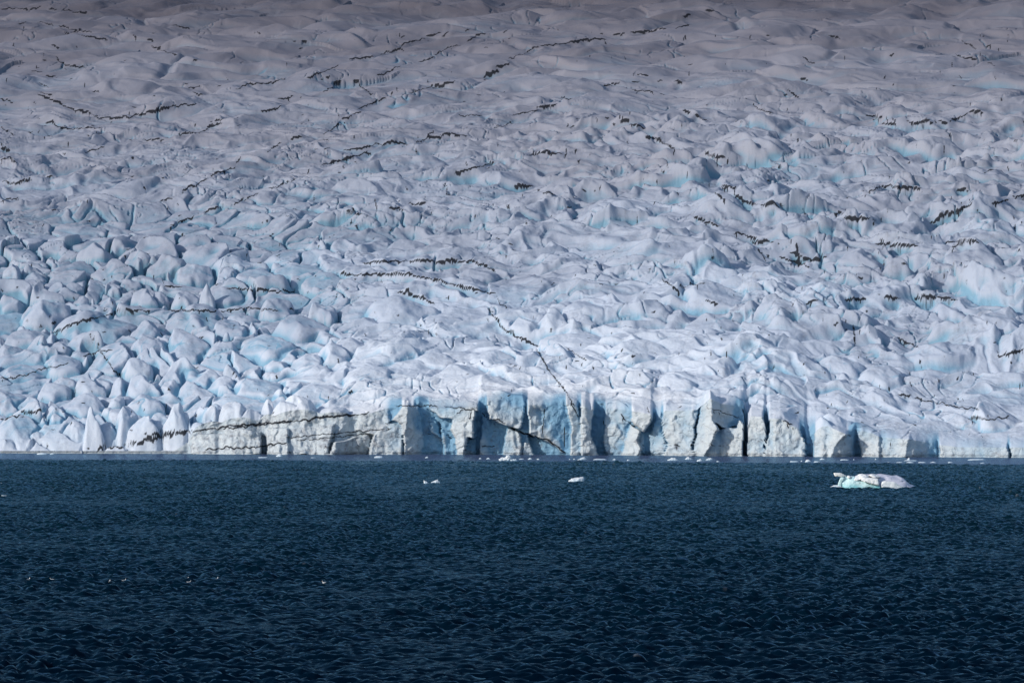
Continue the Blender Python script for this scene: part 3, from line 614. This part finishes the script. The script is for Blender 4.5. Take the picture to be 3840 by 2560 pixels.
# the glacier carries on to either side beyond the surveyed sheet
def flank(sign):
    n = 260
    c = sign * (0.16 + 0.30 * np.linspace(0, 1, n) ** 1.15)
    rows = np.concatenate([[0], srow[::4]])
    u = c * FPX + 1176.0
    Sg = np.broadcast_to(rows[:, None], (len(rows), n)); Ug = np.broadcast_to(u[None, :], Sg.shape)
    Yg = y_front(Ug) + Sg; Xg = c[None, :] * Yg
    Hg = 2.6 * perlin((Xg * 0.9 + Sg * 0.35) / 70, (Sg - 0.35 * Xg) / 38, 21) + 1.6 * perlin((Xg + 0.3 * Sg) / 30, (Sg - 0.3 * Xg) / 17, 22)
    h1, _, _ = cell_layer(Xg + 0.3 * Sg + 6 * perlin(Xg / 25, Sg / 25, 4), Sg - .2 * Xg, 31, 21, 1.0, 31, 0.3, 1.5)
    h2, _, _ = cell_layer(Xg, Sg, 15, 14, 1.0, 51, 0.3, 1.5)
    Hg = Hg + 2.6 * h1 + 1.6 * h2 * sstep(600, 100, Sg)
    Zg = z_base(Ug, Sg) + Hg * sstep(0, 10, Sg)
    e = 0 if sign < 0 else NC - 1
    k = np.exp(-(np.abs(c) - 0.16) / 0.004)[None, :]
    src_z = np.concatenate([[ZT[0, e]], ZT[::4, e]]); src_y = np.concatenate([[YT[0, e]], YT[::4, e]])
    Zg = Zg + (src_z[:, None] - Zg[:, :1]) * k; Yg = Yg + (src_y[:, None] - Yg[:, :1]) * k
    Zg[0, :] = -1.5; Yg[0, :] -= 0.4
    Xg = c[None, :] * Yg
    zero = np.zeros_like(Zg)
    o = grid_mesh('glacier_flank', Xg[:, ::sign], Yg[:, ::sign], Zg[:, ::sign], ICE, {'blue': zero + .3, 'ash': zero, 'stain': zero, 'streak': zero, 'dirt': zero + .2, 'shade_tone': np.clip(Sg / 900.0 + .08, 0, 1.4)[:, ::sign]})
    o.parent = glacier
flank(-1); flank(1)

# ---------------------------------------------------------------- lagoon
def water_material():
    m, nt, bs = new_mat('lagoon_water')
    tc = nt.nodes.new('ShaderNodeTexCoord').outputs['Object']
    shore = attr(nt, 'shore')
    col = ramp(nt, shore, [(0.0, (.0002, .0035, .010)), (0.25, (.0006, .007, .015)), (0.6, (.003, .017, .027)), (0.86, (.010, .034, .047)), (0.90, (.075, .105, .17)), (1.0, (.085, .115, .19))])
    n = N(nt, 'ShaderNodeTexNoise', Scale=0.02, Detail=4.0); nt.links.new(tc, n.inputs['Vector'])
    col = mixc(nt, n.outputs[0], col, (.0, .003, .006), 'ADD')
    foam = attr(nt, 'foam')
    col = mixc(nt, foam, col, (.5, .55, .6))
    nt.links.new(col, bs.inputs['Base Color'])
    bs.inputs['Roughness'].default_value = 0.2
    bs.inputs['Specular IOR Level'].default_value = 0.0
    bs.inputs['IOR'].default_value = 1.33
    out = [n for n in nt.nodes if n.type == 'OUTPUT_MATERIAL'][0]
    gl = N(nt, 'ShaderNodeBsdfGlossy'); gl.inputs['Roughness'].default_value = .08; gl.inputs['Color'].default_value = (.38, .63, .80, 1)
    fr = N(nt, 'ShaderNodeFresnel'); fr.inputs[0].default_value = 1.33
    pw_ = N(nt, 'ShaderNodeMath', operation='POWER'); nt.links.new(fr.outputs[0], pw_.inputs[0]); pw_.inputs[1].default_value = 1.7
    fm = N(nt, 'ShaderNodeMath', operation='MULTIPLY'); nt.links.new(pw_.outputs[0], fm.inputs[0])
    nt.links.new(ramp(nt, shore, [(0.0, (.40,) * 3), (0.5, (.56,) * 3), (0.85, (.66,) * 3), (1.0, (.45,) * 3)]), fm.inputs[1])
    df = N(nt, 'ShaderNodeBsdfDiffuse'); nt.links.new(col, df.inputs[0])
    mx = N(nt, 'ShaderNodeMixShader'); nt.links.new(fm.outputs[0], mx.inputs[0]); nt.links.new(df.outputs[0], mx.inputs[1]); nt.links.new(gl.outputs[0], mx.inputs[2])
    nt.links.new(mx.outputs[0], out.inputs[0])
    mp = N(nt, 'ShaderNodeMapping'); mp.inputs['Scale'].default_value = (1, 0.55, 1); nt.links.new(tc, mp.inputs[0])
    b1 = N(nt, 'ShaderNodeTexNoise', Scale=1.1, Detail=2.5, Roughness=0.5); nt.links.new(mp.outputs[0], b1.inputs['Vector'])
    bp = N(nt, 'ShaderNodeBump', Strength=0.5, Distance=0.3); nt.links.new(b1.outputs[0], bp.inputs['Height']); nt.links.new(bp.outputs[0], gl.inputs['Normal']); nt.links.new(bp.outputs[0], fr.inputs['Normal']); nt.links.new(bp.outputs[0], df.inputs['Normal']); nt.nodes.remove(bs)
    return m
WATER = water_material()
ys = [300.0]
while ys[-1] < 1640: ys.append(ys[-1] + 0.42 + 0.5 * (ys[-1] - 300) / 1200)
ys = np.array(ys)
wc = np.concatenate([np.linspace(-0.46, -0.136, 200)[:-1], np.linspace(-0.136, 0.136, 1400), np.linspace(0.136, 0.46, 200)[1:]])
WY = np.broadcast_to(ys[:, None], (len(ys), len(wc))); WX = wc[None, :] * WY
rs = np.random.RandomState(5)
WZ = np.zeros(WX.shape, F32); 
wxx = WX + 1.2 * perlin(WX / 7, WY / 7, 601); wyy = WY + 1.2 * perlin(WX / 7 + 4, WY / 7, 602)
for k in range(46):
    lam = 0.8 * (5.0 / 0.8) ** (k / 45.0)
    th = rs.normal(0.4, 0.85)
    kx, ky = math.sin(th) * 2 * math.pi / lam, math.cos(th) * 2 * math.pi / lam
    ph = (kx * wxx + ky * wyy + rs.uniform(0, 6.28)).astype(F32)
    WZ += F32(0.0150 * lam ** 0.8) * (np.sin(ph) + F32(0.12) * np.sin(2 * ph + 1.57))
gust = np.clip(1.0 + 0.5 * perlin(WX / 45, WY / 160, 603) + 0.4 * perlin(WX / 18, WY / 30, 604), 0.3, 2)
shore_d = y_front(wc * FPX + 1176)[None, :] - WY
calm = 0.25 + 0.75 * sstep(118, 150, shore_d + 12 * perlin(WX / 30, WY / 30, 605))
WZ = WZ * gust * calm * 1.15
crest = 0.2 * sstep(3.9, 4.3, WZ / max(1e-6, float(WZ.std())))
FOAM = crest * sstep(0.2, 0.6, perlin(WX / 2.2, WY / 2.2, 606)) 
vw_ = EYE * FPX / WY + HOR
SHORE_AND_VIGNETTE = np.where(shore_d < 150, 0.86 + 0.10 * sstep(150, 110, shore_d + 10 * perlin(WX / 40, WY / 30, 607)), np.interp(vw_, [1058, 1100, 1180, 1300, 1568], [0.86, 0.72, 0.5, 0.28, 0.0]))  # vignette painted into the water, darker toward the viewer; slush strip paler
water = grid_mesh('lagoon_water', WX, WY, WZ, WATER, {'shore': SHORE_AND_VIGNETTE, 'foam': FOAM})
water['kind'] = 'structure'
# calm sheet carrying the lagoon on to either side, under the camera and beyond
me = bpy.data.meshes.new('outer_water')
R_ = [(-4000, -600), (4000, -600), (4000, 300), (-4000, 300)]
vs = [(-4000, -600, -.05), (4000, -600, -.05), (4000, 300, -.05), (-4000, 300, -.05), (-138, 300, -.05), (138, 300, -.05), (-754, 1640, -.05), (754, 1640, -.05), (-4000, 1640, -.05), (4000, 1640, -.05)]
me.from_pydata(vs, [], [(0, 1, 2, 5, 4, 3), (3, 4, 6, 8), (5, 2, 9, 7)]); me.materials.append(WATER)
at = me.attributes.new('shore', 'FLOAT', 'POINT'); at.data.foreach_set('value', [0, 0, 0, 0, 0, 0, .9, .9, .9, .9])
ow = bpy.data.objects.new('outer_water', me); C.objects.link(ow); ow['kind'] = 'structure'; ow.parent = water

# ---------------------------------------------------------------- floating ice
def floe_material(name, white, blue, height):
    m, nt, bs = new_mat(name)
    tcn = nt.nodes.new('ShaderNodeTexCoord'); tc = tcn.outputs['Object']
    n1 = N(nt, 'ShaderNodeTexNoise', Scale=0.5, Detail=5.0); nt.links.new(tc, n1.inputs['Vector'])
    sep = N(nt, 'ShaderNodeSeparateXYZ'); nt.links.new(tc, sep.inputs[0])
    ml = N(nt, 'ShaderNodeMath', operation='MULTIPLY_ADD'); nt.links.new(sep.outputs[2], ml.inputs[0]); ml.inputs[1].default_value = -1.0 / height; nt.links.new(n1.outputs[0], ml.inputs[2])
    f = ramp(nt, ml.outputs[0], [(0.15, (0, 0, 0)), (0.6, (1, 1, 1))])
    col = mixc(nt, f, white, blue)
    nt.links.new(col, bs.inputs['Base Color']); bs.inputs['Roughness'].default_value = .45
    b1 = N(nt, 'ShaderNodeTexNoise', Scale=1.5, Detail=6.0, Roughness=.6); nt.links.new(tc, b1.inputs['Vector'])
    bp = N(nt, 'ShaderNodeBump', Strength=0.5, Distance=0.25); nt.links.new(b1.outputs[0], bp.inputs['Height']); nt.links.new(bp.outputs[0], bs.inputs['Normal'])
    return m
M_FLOE = floe_material('floe_ice', (.74, .78, .82), (.52, .66, .76), 2.0)
M_WHITE = floe_material('bleached_ice', (.92, .92, .90), (.80, .84, .86), 8.0)
M_TURQ = floe_material('turquoise_ice', (.62, .85, .88), (.22, .62, .70), 3.2)
M_GREY = floe_material('grey_crust_ice', (.62, .62, .72), (.5, .52, .64), 3.0)

def hull_lump(pts, parent, name, mat, seed, rough=0.12, sub=2, loc=(0, 0, 0), smooth=True):
    """convex lump through the given points, subdivided and weathered"""
    bm = bmesh.new()
    for p in pts: bm.verts.new(p)
    r = bmesh.ops.convex_hull(bm, input=bm.verts[:])
    bmesh.ops.delete(bm, geom=list({g for g in r['geom_interior'] + r['geom_unused'] if isinstance(g, bmesh.types.BMVert)}), context='VERTS')
    bmesh.ops.bevel(bm, geom=bm.edges[:], offset=rough * 1.2, segments=2, affect='EDGES', clamp_overlap=True)
    bmesh.ops.triangulate(bm, faces=bm.faces[:])
    size = max(max(abs(c) for c in v.co) for v in bm.verts)
    for _ in range(sub):
        el = [e for e in bm.edges if e.calc_length() > size * 0.07]
        if el: bmesh.ops.subdivide_edges(bm, edges=el, cuts=1)
        bmesh.ops.triangulate(bm, faces=bm.faces[:])
    bm.normal_update()
    mv = []
    for v in bm.verts:
        n = mnoise.noise(v.co * (1.4 / max(size * .35, .3)) + Vector((seed, seed * 2, 0))) + 0.5 * mnoise.noise(v.co * (3.4 / max(size * .35, .3)) + Vector((seed, 0, 3)))
        mv.append(v.normal * n * rough * 1.6)
    for v, d in zip(bm.verts, mv): v.co += d
    me = bpy.data.meshes.new(name); bm.to_mesh(me); bm.free()
    for p in me.polygons: p.use_smooth = smooth
    me.materials.append(mat)
    o = bpy.data.objects.new(name, me); C.objects.link(o); o.location = loc
    if parent: o.parent = parent
    return o
def at_water(u, v):
    y = EYE * FPX / (v - HOR); return float(bearing(u)) * y, y, y / FPX

# the large iceberg: survey of crop origin u=1837.5, v=1041.25, 6.4 crop px per survey px
ix, iy, isc = at_water(1837.5 + 1100 / 6.4, 1041.25 + 510 / 6.4)
k = isc / 6.4
def P(x, y, d): return ((x - 1100) * k, d, (510 - y) * k)
berg = bpy.data.objects.new('iceberg', None); C.objects.link(berg); berg.location = (ix, iy, 0)
berg['label'] = 'low sculpted iceberg with turquoise wall, white slabs and arched head'; berg['category'] = 'iceberg'
hull_lump([P(780, 330, 1), P(900, 300, 2.5), P(1090, 300, 3), P(1180, 320, 4), P(1400, 318, 4.5), P(1500, 345, 4.5), P(1745, 512, 3.5), P(1560, 420, 1.5), P(1600, 530, 0.5), P(1000, 540, 0), P(780, 540, 0), P(800, 540, 7), P(1700, 540, 7), P(1450, 340, 6.5), P(900, 330, 6)], berg, 'crusted_back', M_GREY, 1, .22, 3)
hull_lump([P(600, 345, 0.4), P(740, 318, .8), P(840, 400, -.8), P(1150, 480, -1.2), P(1200, 515, -1.2), P(1200, 560, -1), P(640, 560, -.6), P(660, 470, -.2), P(665, 380, 0), P(1150, 400, 2), P(760, 400, 3), P(640, 560, 2), P(1200, 560, 2)], berg, 'melt_wall', M_TURQ, 2, .14, 3)
hull_lump([P(590, 350, -.2), P(660, 345, -.2), P(650, 380, .2), P(610, 470, 0), P(600, 500, 0), P(540, 500, .2), P(570, 460, 0), P(600, 400, 0), P(600, 400, 1.2), P(560, 500, 1.4), P(640, 350, 1.2)], berg, 'arch_leg', M_TURQ, 3, .05, 2)
hull_lump([P(430, 498, 0), P(490, 462, 0), P(540, 460, 0), P(650, 490, 0), P(700, 540, -.6), P(440, 540, 0), P(540, 470, 1.6), P(660, 540, 2), P(450, 540, 1)], berg, 'waterline_foot', M_FLOE, 4, .07, 2)
hull_lump([P(495, 285, 0), P(600, 283, 0), P(640, 310, .2), P(690, 330, .5), P(610, 345, 0), P(510, 335, 0), P(500, 290, 1.4), P(620, 300, 1.6), P(520, 330, 1.2), P(680, 340, 1.4)], berg, 'overhanging_head', M_WHITE, 5, .08, 2)
hull_lump([P(880, 395, -1.6), P(920, 350, -1.2), P(1140, 365, -1.4), P(1150, 465, -1.9), P(1050, 440, -2.0), P(900, 400, -1.8), P(930, 352, 1), P(1140, 362, 1), P(1150, 460, 0)], berg, 'white_slab', M_WHITE, 6, .08, 3)
hull_lump([P(1180, 430, -2), P(1215, 400, -1.8), P(1350, 410, -1.6), P(1430, 465, -1.6), P(1585, 512, -1.4), P(1560, 540, -1.4), P(1250, 540, -2.4), P(1180, 500, -2.3), P(1350, 412, 1), P(1210, 405, 1), P(1560, 540, 1)], berg, 'white_slab', M_WHITE, 7, .10, 3)
hull_lump([P(800, 350, 0), P(880, 303, .5), P(960, 303, .6), P(1030, 345, .3), P(940, 360, -.8), P(830, 400, -1), P(780, 390, -.5), P(880, 310, 3), P(1000, 330, 3)], berg, 'snow_mound', M_WHITE, 8, .10, 3)
hull_lump([P(1000, 315, .5), P(1080, 300, 1), P(1150, 320, 1.4), P(1190, 350, .8), P(1100, 350, 0), P(1080, 305, 4), P(1180, 330, 4), P(1000, 340, 3)], berg, 'snow_mound', M_WHITE, 9, .08, 3)
hull_lump([P(690, 325, -.2), P(720, 322, -.2), P(735, 360, -.6), P(695, 365, -.6), P(780, 340, .6), P(700, 330, 1.2)], berg, 'snow_mound', M_WHITE, 10, .05, 2)

FL = 'ice chunks drifting on the lagoon'
def floe(u, v, w, h, label, seed, kind='flat', mat=None, name='ice_floe', cat='ice floe', group=FL):
    """u,v: waterline centre; w: half width; h: height (survey px)"""
    x, y, sc = at_water(u, v + 0.5)
    rr = random.Random(seed)
    W = w * sc; Hh = h * sc; D = max(W * .6, Hh * .8)
    pts = []
    for i in range(9):
        a = i / 9 * 2 * math.pi + rr.uniform(-.2, .2)
        q = rr.uniform(.85, 1.0)
        pts.append((W * q * math.cos(a), D * q * math.sin(a), -0.25 * Hh - .08))
        pts.append((W * q * .97 * math.cos(a), D * q * .9 * math.sin(a), Hh * rr.uniform(.05, .3)))
    if kind == 'flat':
        for i in range(5): pts.append((W * rr.uniform(-.7, .7), D * rr.uniform(-.4, .4), Hh * rr.uniform(.75, 1)))
    elif kind == 'peak_right':
        pts += [(W * .35, 0, Hh), (W * .55, .1, Hh * .8), (W * .1, 0, Hh * .45)]
    elif kind == 'peak_left':
        pts += [(-W * .85, 0, Hh), (-W * .6, .1, Hh * .55)]
    elif kind == 'wedge':
        pts += [(-W * .4, 0, Hh * .75), (W * .7, 0, Hh), (W * .85, D * .2, Hh * .95)]
    elif kind == 'peak':
        pts += [(W * rr.uniform(-.2, .2), 0, Hh), (W * .3, .1, Hh * .55)]
    o = hull_lump(pts, None, name, mat or M_FLOE, seed, Hh * .09, 2, (x, y, 0))
    o['label'] = label; o['category'] = cat; o['group'] = group
    return o
floe(978.5, 1109.4, 6.2, 8, 'small pointed ice fin left of the white peaked floe', 21, 'peak_left')
floe(1000.5, 1109.6, 12, 10.5, 'white peaked floe rising to a point at its right end', 22, 'peak_right')
floe(1323, 1105.4, 20, 11.5, 'wedge shaped white floe alone in mid lagoon', 23, 'wedge')
tw = bpy.data.objects.new('ice_floe', None); C.objects.link(tw)
x0, y0, sc0 = at_water(1166, 1058); tw.location = (x0, y0, 0)
tw['label'] = 'tallest lumpy pile of white ice floating below the shaded cliff'; tw['category'] = 'ice floe'; tw['group'] = FL
def lump_on(parent, dx, h0, w, h, seed, name='ice_lump'):
    rr = random.Random(seed); pts = []
    for i in range(22):
        a = rr.uniform(0, 6.28); e = rr.uniform(-.4, 1.0) * 1.57
        pts.append((w * math.cos(a) * math.cos(e) * sc0 + dx * sc0, .7 * w * math.sin(a) * math.cos(e) * sc0, (h0 + h * math.sin(e)) * sc0))
    return hull_lump(pts, parent, name, M_FLOE, seed, w * sc0 * .1, 2)
lump_on(tw, -13, 1, 8, 7, 31); lump_on(tw, 1, 3, 9, 10.5, 32); lump_on(tw, 13, 0, 10, 4, 33); lump_on(tw, -4, 1, 9, 8, 34)
BR = 'brash ice in front of the ice cliff'
BRASH = [
 (1103,1053.3,3.8,3.6,'peak','small white brash chunk left of the lumpy pile, nearest the flat one'),
 (1121,1053.6,6.2,4,'peak','low white brash chunk just left of the lumpy pile'),
 (1198,1054,7,2.2,'flat','thin bluish brash slab just right of the lumpy pile'),
 (1217,1054.3,5.5,4.6,'peak','small pointed brash chunk right of the thin bluish slab'),
 (1236,1055,4,3,'flat','tiny brash bit right of the small pointed chunk'),
 (980,1051,4.6,3.4,'flat','faint small brash bit under the bright ice pillar'),
 (1308.5,1054.6,2,3,'peak','tiny brash crumb left of the blocky floe'),
 (1319,1054.6,3,2.6,'flat','tiny brash crumb touching distance from the blocky floe'),
 (1336.5,1055,11,6,'flat','blocky pale brash floe below the dark ice wedge'),
 (1378,1055.3,18,3,'flat','long flat brash slab right of the blocky pale floe'),
 (1411,1055.5,4.6,3.6,'peak','small brash chunk between flat slab and the cliff pillars'),
 (1443,1057,3.6,3.2,'flat','faint brash chunk in the gap right of the flat slab'),
 (1545,1056.5,15,7.5,'peak','wide brash floe with raised hump under the dirty cliff patch'),
 (1581,1054.5,10,7,'peak','pale humped brash floe right of the wide humped one'),
 (1607,1058.5,8.5,6,'peak','blue white brash floe standing nearer than its neighbours'),
 (1629,1055.5,9.5,5,'flat','white slanted brash floe left of the tall dark crack'),
 (1648.5,1060,4.6,2.8,'flat','small brash chip closest to open water below the dark crack'),
 (1824,1060,13,2.4,'flat','thin string of brash leading left from the peaked chunk'),
 (1841,1059.6,3.4,3.6,'peak','little brash knob on the left of the peaked chunk'),
 (1856,1060.3,8.6,7.2,'peak','peaked brash chunk below the bulging right cliff'),
 (1877,1060.5,9,2.6,'flat','thin brash tail right of the peaked chunk'),
 (1889,1055,8,4,'peak','bluish brash lump behind the thin tail'),
 (1940,1056,12,2.6,'flat','thin flat brash strip below the triangular shaded face'),
 (1961,1055.4,2.2,2.6,'peak','tiny brash crumb right of the thin flat strip'),
 (2011,1055,2.4,3.2,'peak','lone tiny brash crumb between strips at right'),
 (2087,1056.5,4.6,7.5,'peak','upright brash knob standing on the right side strips'),
 (2092,1057.6,18,2,'flat','flat brash pan under the upright knob'),
 (2066,1062,9,2.4,'flat','first piece of the white brash string at right'),
 (2090,1062,12,3.6,'peak','thickest piece of the white brash string at right'),
 (2118,1062.2,11,2.8,'flat','middle piece of the white brash string at right'),
 (2143,1062,9,3,'peak','piece following the middle of the white brash string'),
 (2182,1062,7,2.6,'flat','last detached piece of the white brash string at right'),
 (2040,1062,4,2,'flat','small leading crumb left of the white brash string'),
 (2242,1055.5,25,3.2,'flat','broad flat bluish pan near the right edge'),
 (2256,1063.4,6,2.4,'flat','small chip below the broad bluish pan'),
 (97,1042.8,15,4.5,'flat','white low chunk touching the foot of the left seracs'),
 (120,1042.5,6,3.6,'peak','small white knob right of the low chunk at the left seracs'),
 (642,1047.8,9.5,6.4,'peak','bluish rounded chunk below the dirty striped front'),
 (604,1050.5,13,2.2,'flat','thin white strip left of the bluish rounded chunk'),
 (720,1051,7,1.6,'flat','very thin white sliver right of the bluish rounded chunk'),
 (870,1050.5,13,4.6,'flat','white flat chunk below the left end of the cliff'),
 (3,1110,6,3,'flat','white chip at the left edge of the lagoon'),
 (10,1139,12,3,'flat','long white sliver below the chip at the left edge'),
]
for i, (u, v, w, h, kd, lab) in enumerate(BRASH):
    floe(u, v, w, h, lab, 100 + i, kd, name='brash_ice', cat='brash ice', group=BR)

# ---------------------------------------------------------------- gulls swimming far out
def simple(name, rgb, rough=.6):
    m, nt, bs = new_mat(name)
    tc = nt.nodes.new('ShaderNodeTexCoord').outputs['Object']
    n = N(nt, 'ShaderNodeTexNoise', Scale=20.0, Detail=3.0); nt.links.new(tc, n.inputs['Vector'])
    c = mixc(nt, n.outputs[0], tuple(x * .85 for x in rgb), rgb); nt.links.new(c, bs.inputs['Base Color']); bs.inputs['Roughness'].default_value = rough
    return m
M_GW, M_GG, M_GY, M_GB = simple('gull_white', (.85, .85, .83)), simple('gull_grey', (.45, .48, .52)), simple('bill_yellow', (.7, .5, .1)), simple('wingtip_black', (.03, .03, .03))
def skin_obj(name, chain, mat, parent, seg=12):
    """tapered body swept through (centre, half width, half height) rings"""
    bm = bmesh.new(); rings = []
    for (x, y, z, rw, rh) in chain:
        rings.append([bm.verts.new((x, y + rw * math.cos(2 * math.pi * i / seg), z + rh * math.sin(2 * math.pi * i / seg))) for i in range(seg)])
    for a, b in zip(rings[:-1], rings[1:]):
        for i in range(seg): bm.faces.new((a[i], a[(i + 1) % seg], b[(i + 1) % seg], b[i]))
    bm.faces.new(rings[0][::-1]); bm.faces.new(rings[-1])
    bmesh.ops.recalc_face_normals(bm, faces=bm.faces[:])
    me = bpy.data.meshes.new(name); bm.to_mesh(me); bm.free()
    for p in me.polygons: p.use_smooth = True
    me.materials.append(mat); o = bpy.data.objects.new(name, me); C.objects.link(o); o.parent = parent; return o
def make_gull():
    g = bpy.data.objects.new('gull', None); C.objects.link(g)
    skin_obj('body', [(-.30, 0, .13, .012, .006), (-.24, 0, .12, .045, .02), (-.12, 0, .09, .085, .065), (.02, 0, .07, .105, .095), (.13, 0, .08, .09, .095), (.19, 0, .14, .05, .065), (.20, 0, .21, .036, .042), (.215, 0, .27, .042, .04), (.24, 0, .285, .036, .034), (.265, 0, .28, .016, .018)], M_GW, g)
    skin_obj('bill', [(.262, 0, .28, .011, .013), (.30, 0, .277, .007, .009), (.325, 0, .268, .003, .004)], M_GY, g, 8)
    for s in (-1, 1):
        w = skin_obj('wing', [(-.36, s * .03, .155, .006, .004), (-.26, s * .055, .145, .02, .018), (-.1, s * .085, .125, .025, .055), (.04, s * .095, .11, .022, .06), (.12, s * .075, .11, .01, .03)], M_GG, g, 8)
        skin_obj('wingtip', [(-.42, s * .02, .165, .003, .003), (-.34, s * .034, .158, .010, .007), (-.27, s * .055, .150, .012, .008)], M_GB, w, 6)
    return g
gull0 = make_gull()
GUL = [(66, 1333.5, 1.0, 'faint gull farthest left on the dark water'), (120, 1334, 3.0, 'white gull second from the left on the dark water'), (252, 1338.5, 1.4, 'slim gull seen head on beside a brighter gull'),
 (285, 1336, .4, 'bright gull just right of the slim one'), (433, 1332, 1.7, 'upper gull of the close pair'), (434, 1340, .2, 'lower gull of the close pair'),
 (499, 1332.5, 1.2, 'single gull a little right of the close pair'), (744.5, 1341, 2.6, 'lone gull farthest right on the dark water')]
def children(o): return [c for c in bpy.data.objects if c.parent == o]
gull_parts = [(c, children(c)) for c in children(gull0)]
for i, (u, v, rz, lab) in enumerate(GUL):
    x, y, sc = at_water(u, v)
    if i == 0: g = gull0
    else:
        g = gull0.copy(); C.objects.link(g)
        for c, sub in gull_parts:
            cc_ = c.copy(); C.objects.link(cc_); cc_.parent = g
            for d in sub:
                dd = d.copy(); C.objects.link(dd); dd.parent = cc_
    g.location = (x, y, 0.12); g.rotation_euler = (0, 0, rz); g.scale = (1.0,) * 3
    g['label'] = lab; g['category'] = 'gull'; g['group'] = 'gulls swimming on the lagoon'

# ---------------------------------------------------------------- light, sky, camera
AZ = math.radians(-118)      # sun bearing from +Y towards +X: left and a little behind the camera
EL = math.radians(24)
sd = Vector((math.sin(AZ) * math.cos(EL), math.cos(AZ) * math.cos(EL), math.sin(EL)))
sun = bpy.data.lights.new('sun', 'SUN'); sun.energy = 2.95; sun.angle = math.radians(0.53); sun.color = (1.0, .95, .88)
so = bpy.data.objects.new('sun', sun); C.objects.link(so); so.rotation_euler = (-sd).to_track_quat('-Z', 'Y').to_euler(); so.location = (0, 0, 400)
w = bpy.data.worlds.new('World'); bpy.context.scene.world = w; w.use_nodes = True
nt = w.node_tree; bg = nt.nodes['Background']; sky = nt.nodes.new('ShaderNodeTexSky'); sky.sky_type = 'NISHITA'; sky.sun_disc = False
sky.sun_elevation = EL; sky.sun_rotation = AZ; sky.air_density = 1.0; sky.dust_density = 0.6; sky.ozone_density = 1.6
nt.links.new(sky.outputs[0], bg.inputs[0]); bg.inputs[1].default_value = 0.14
cam = bpy.data.cameras.new('camera'); co = bpy.data.objects.new('camera', cam); C.objects.link(co)
cam.sensor_width = 36; cam.lens = 36 * FPX / 2352; cam.clip_start = 1; cam.clip_end = 20000
co.location = (0, 0, EYE); co.rotation_euler = (math.radians(90) + math.atan((HOR - 784) / FPX), 0, 0)
sc = bpy.context.scene; sc.camera = co
sc.render.engine = 'CYCLES'; sc.view_settings.view_transform = 'Standard'; sc.view_settings.look = 'None'; sc.view_settings.exposure = 0
sc.cycles.max_bounces = 5; sc.cycles.diffuse_bounces = 3; sc.cycles.use_denoising = True
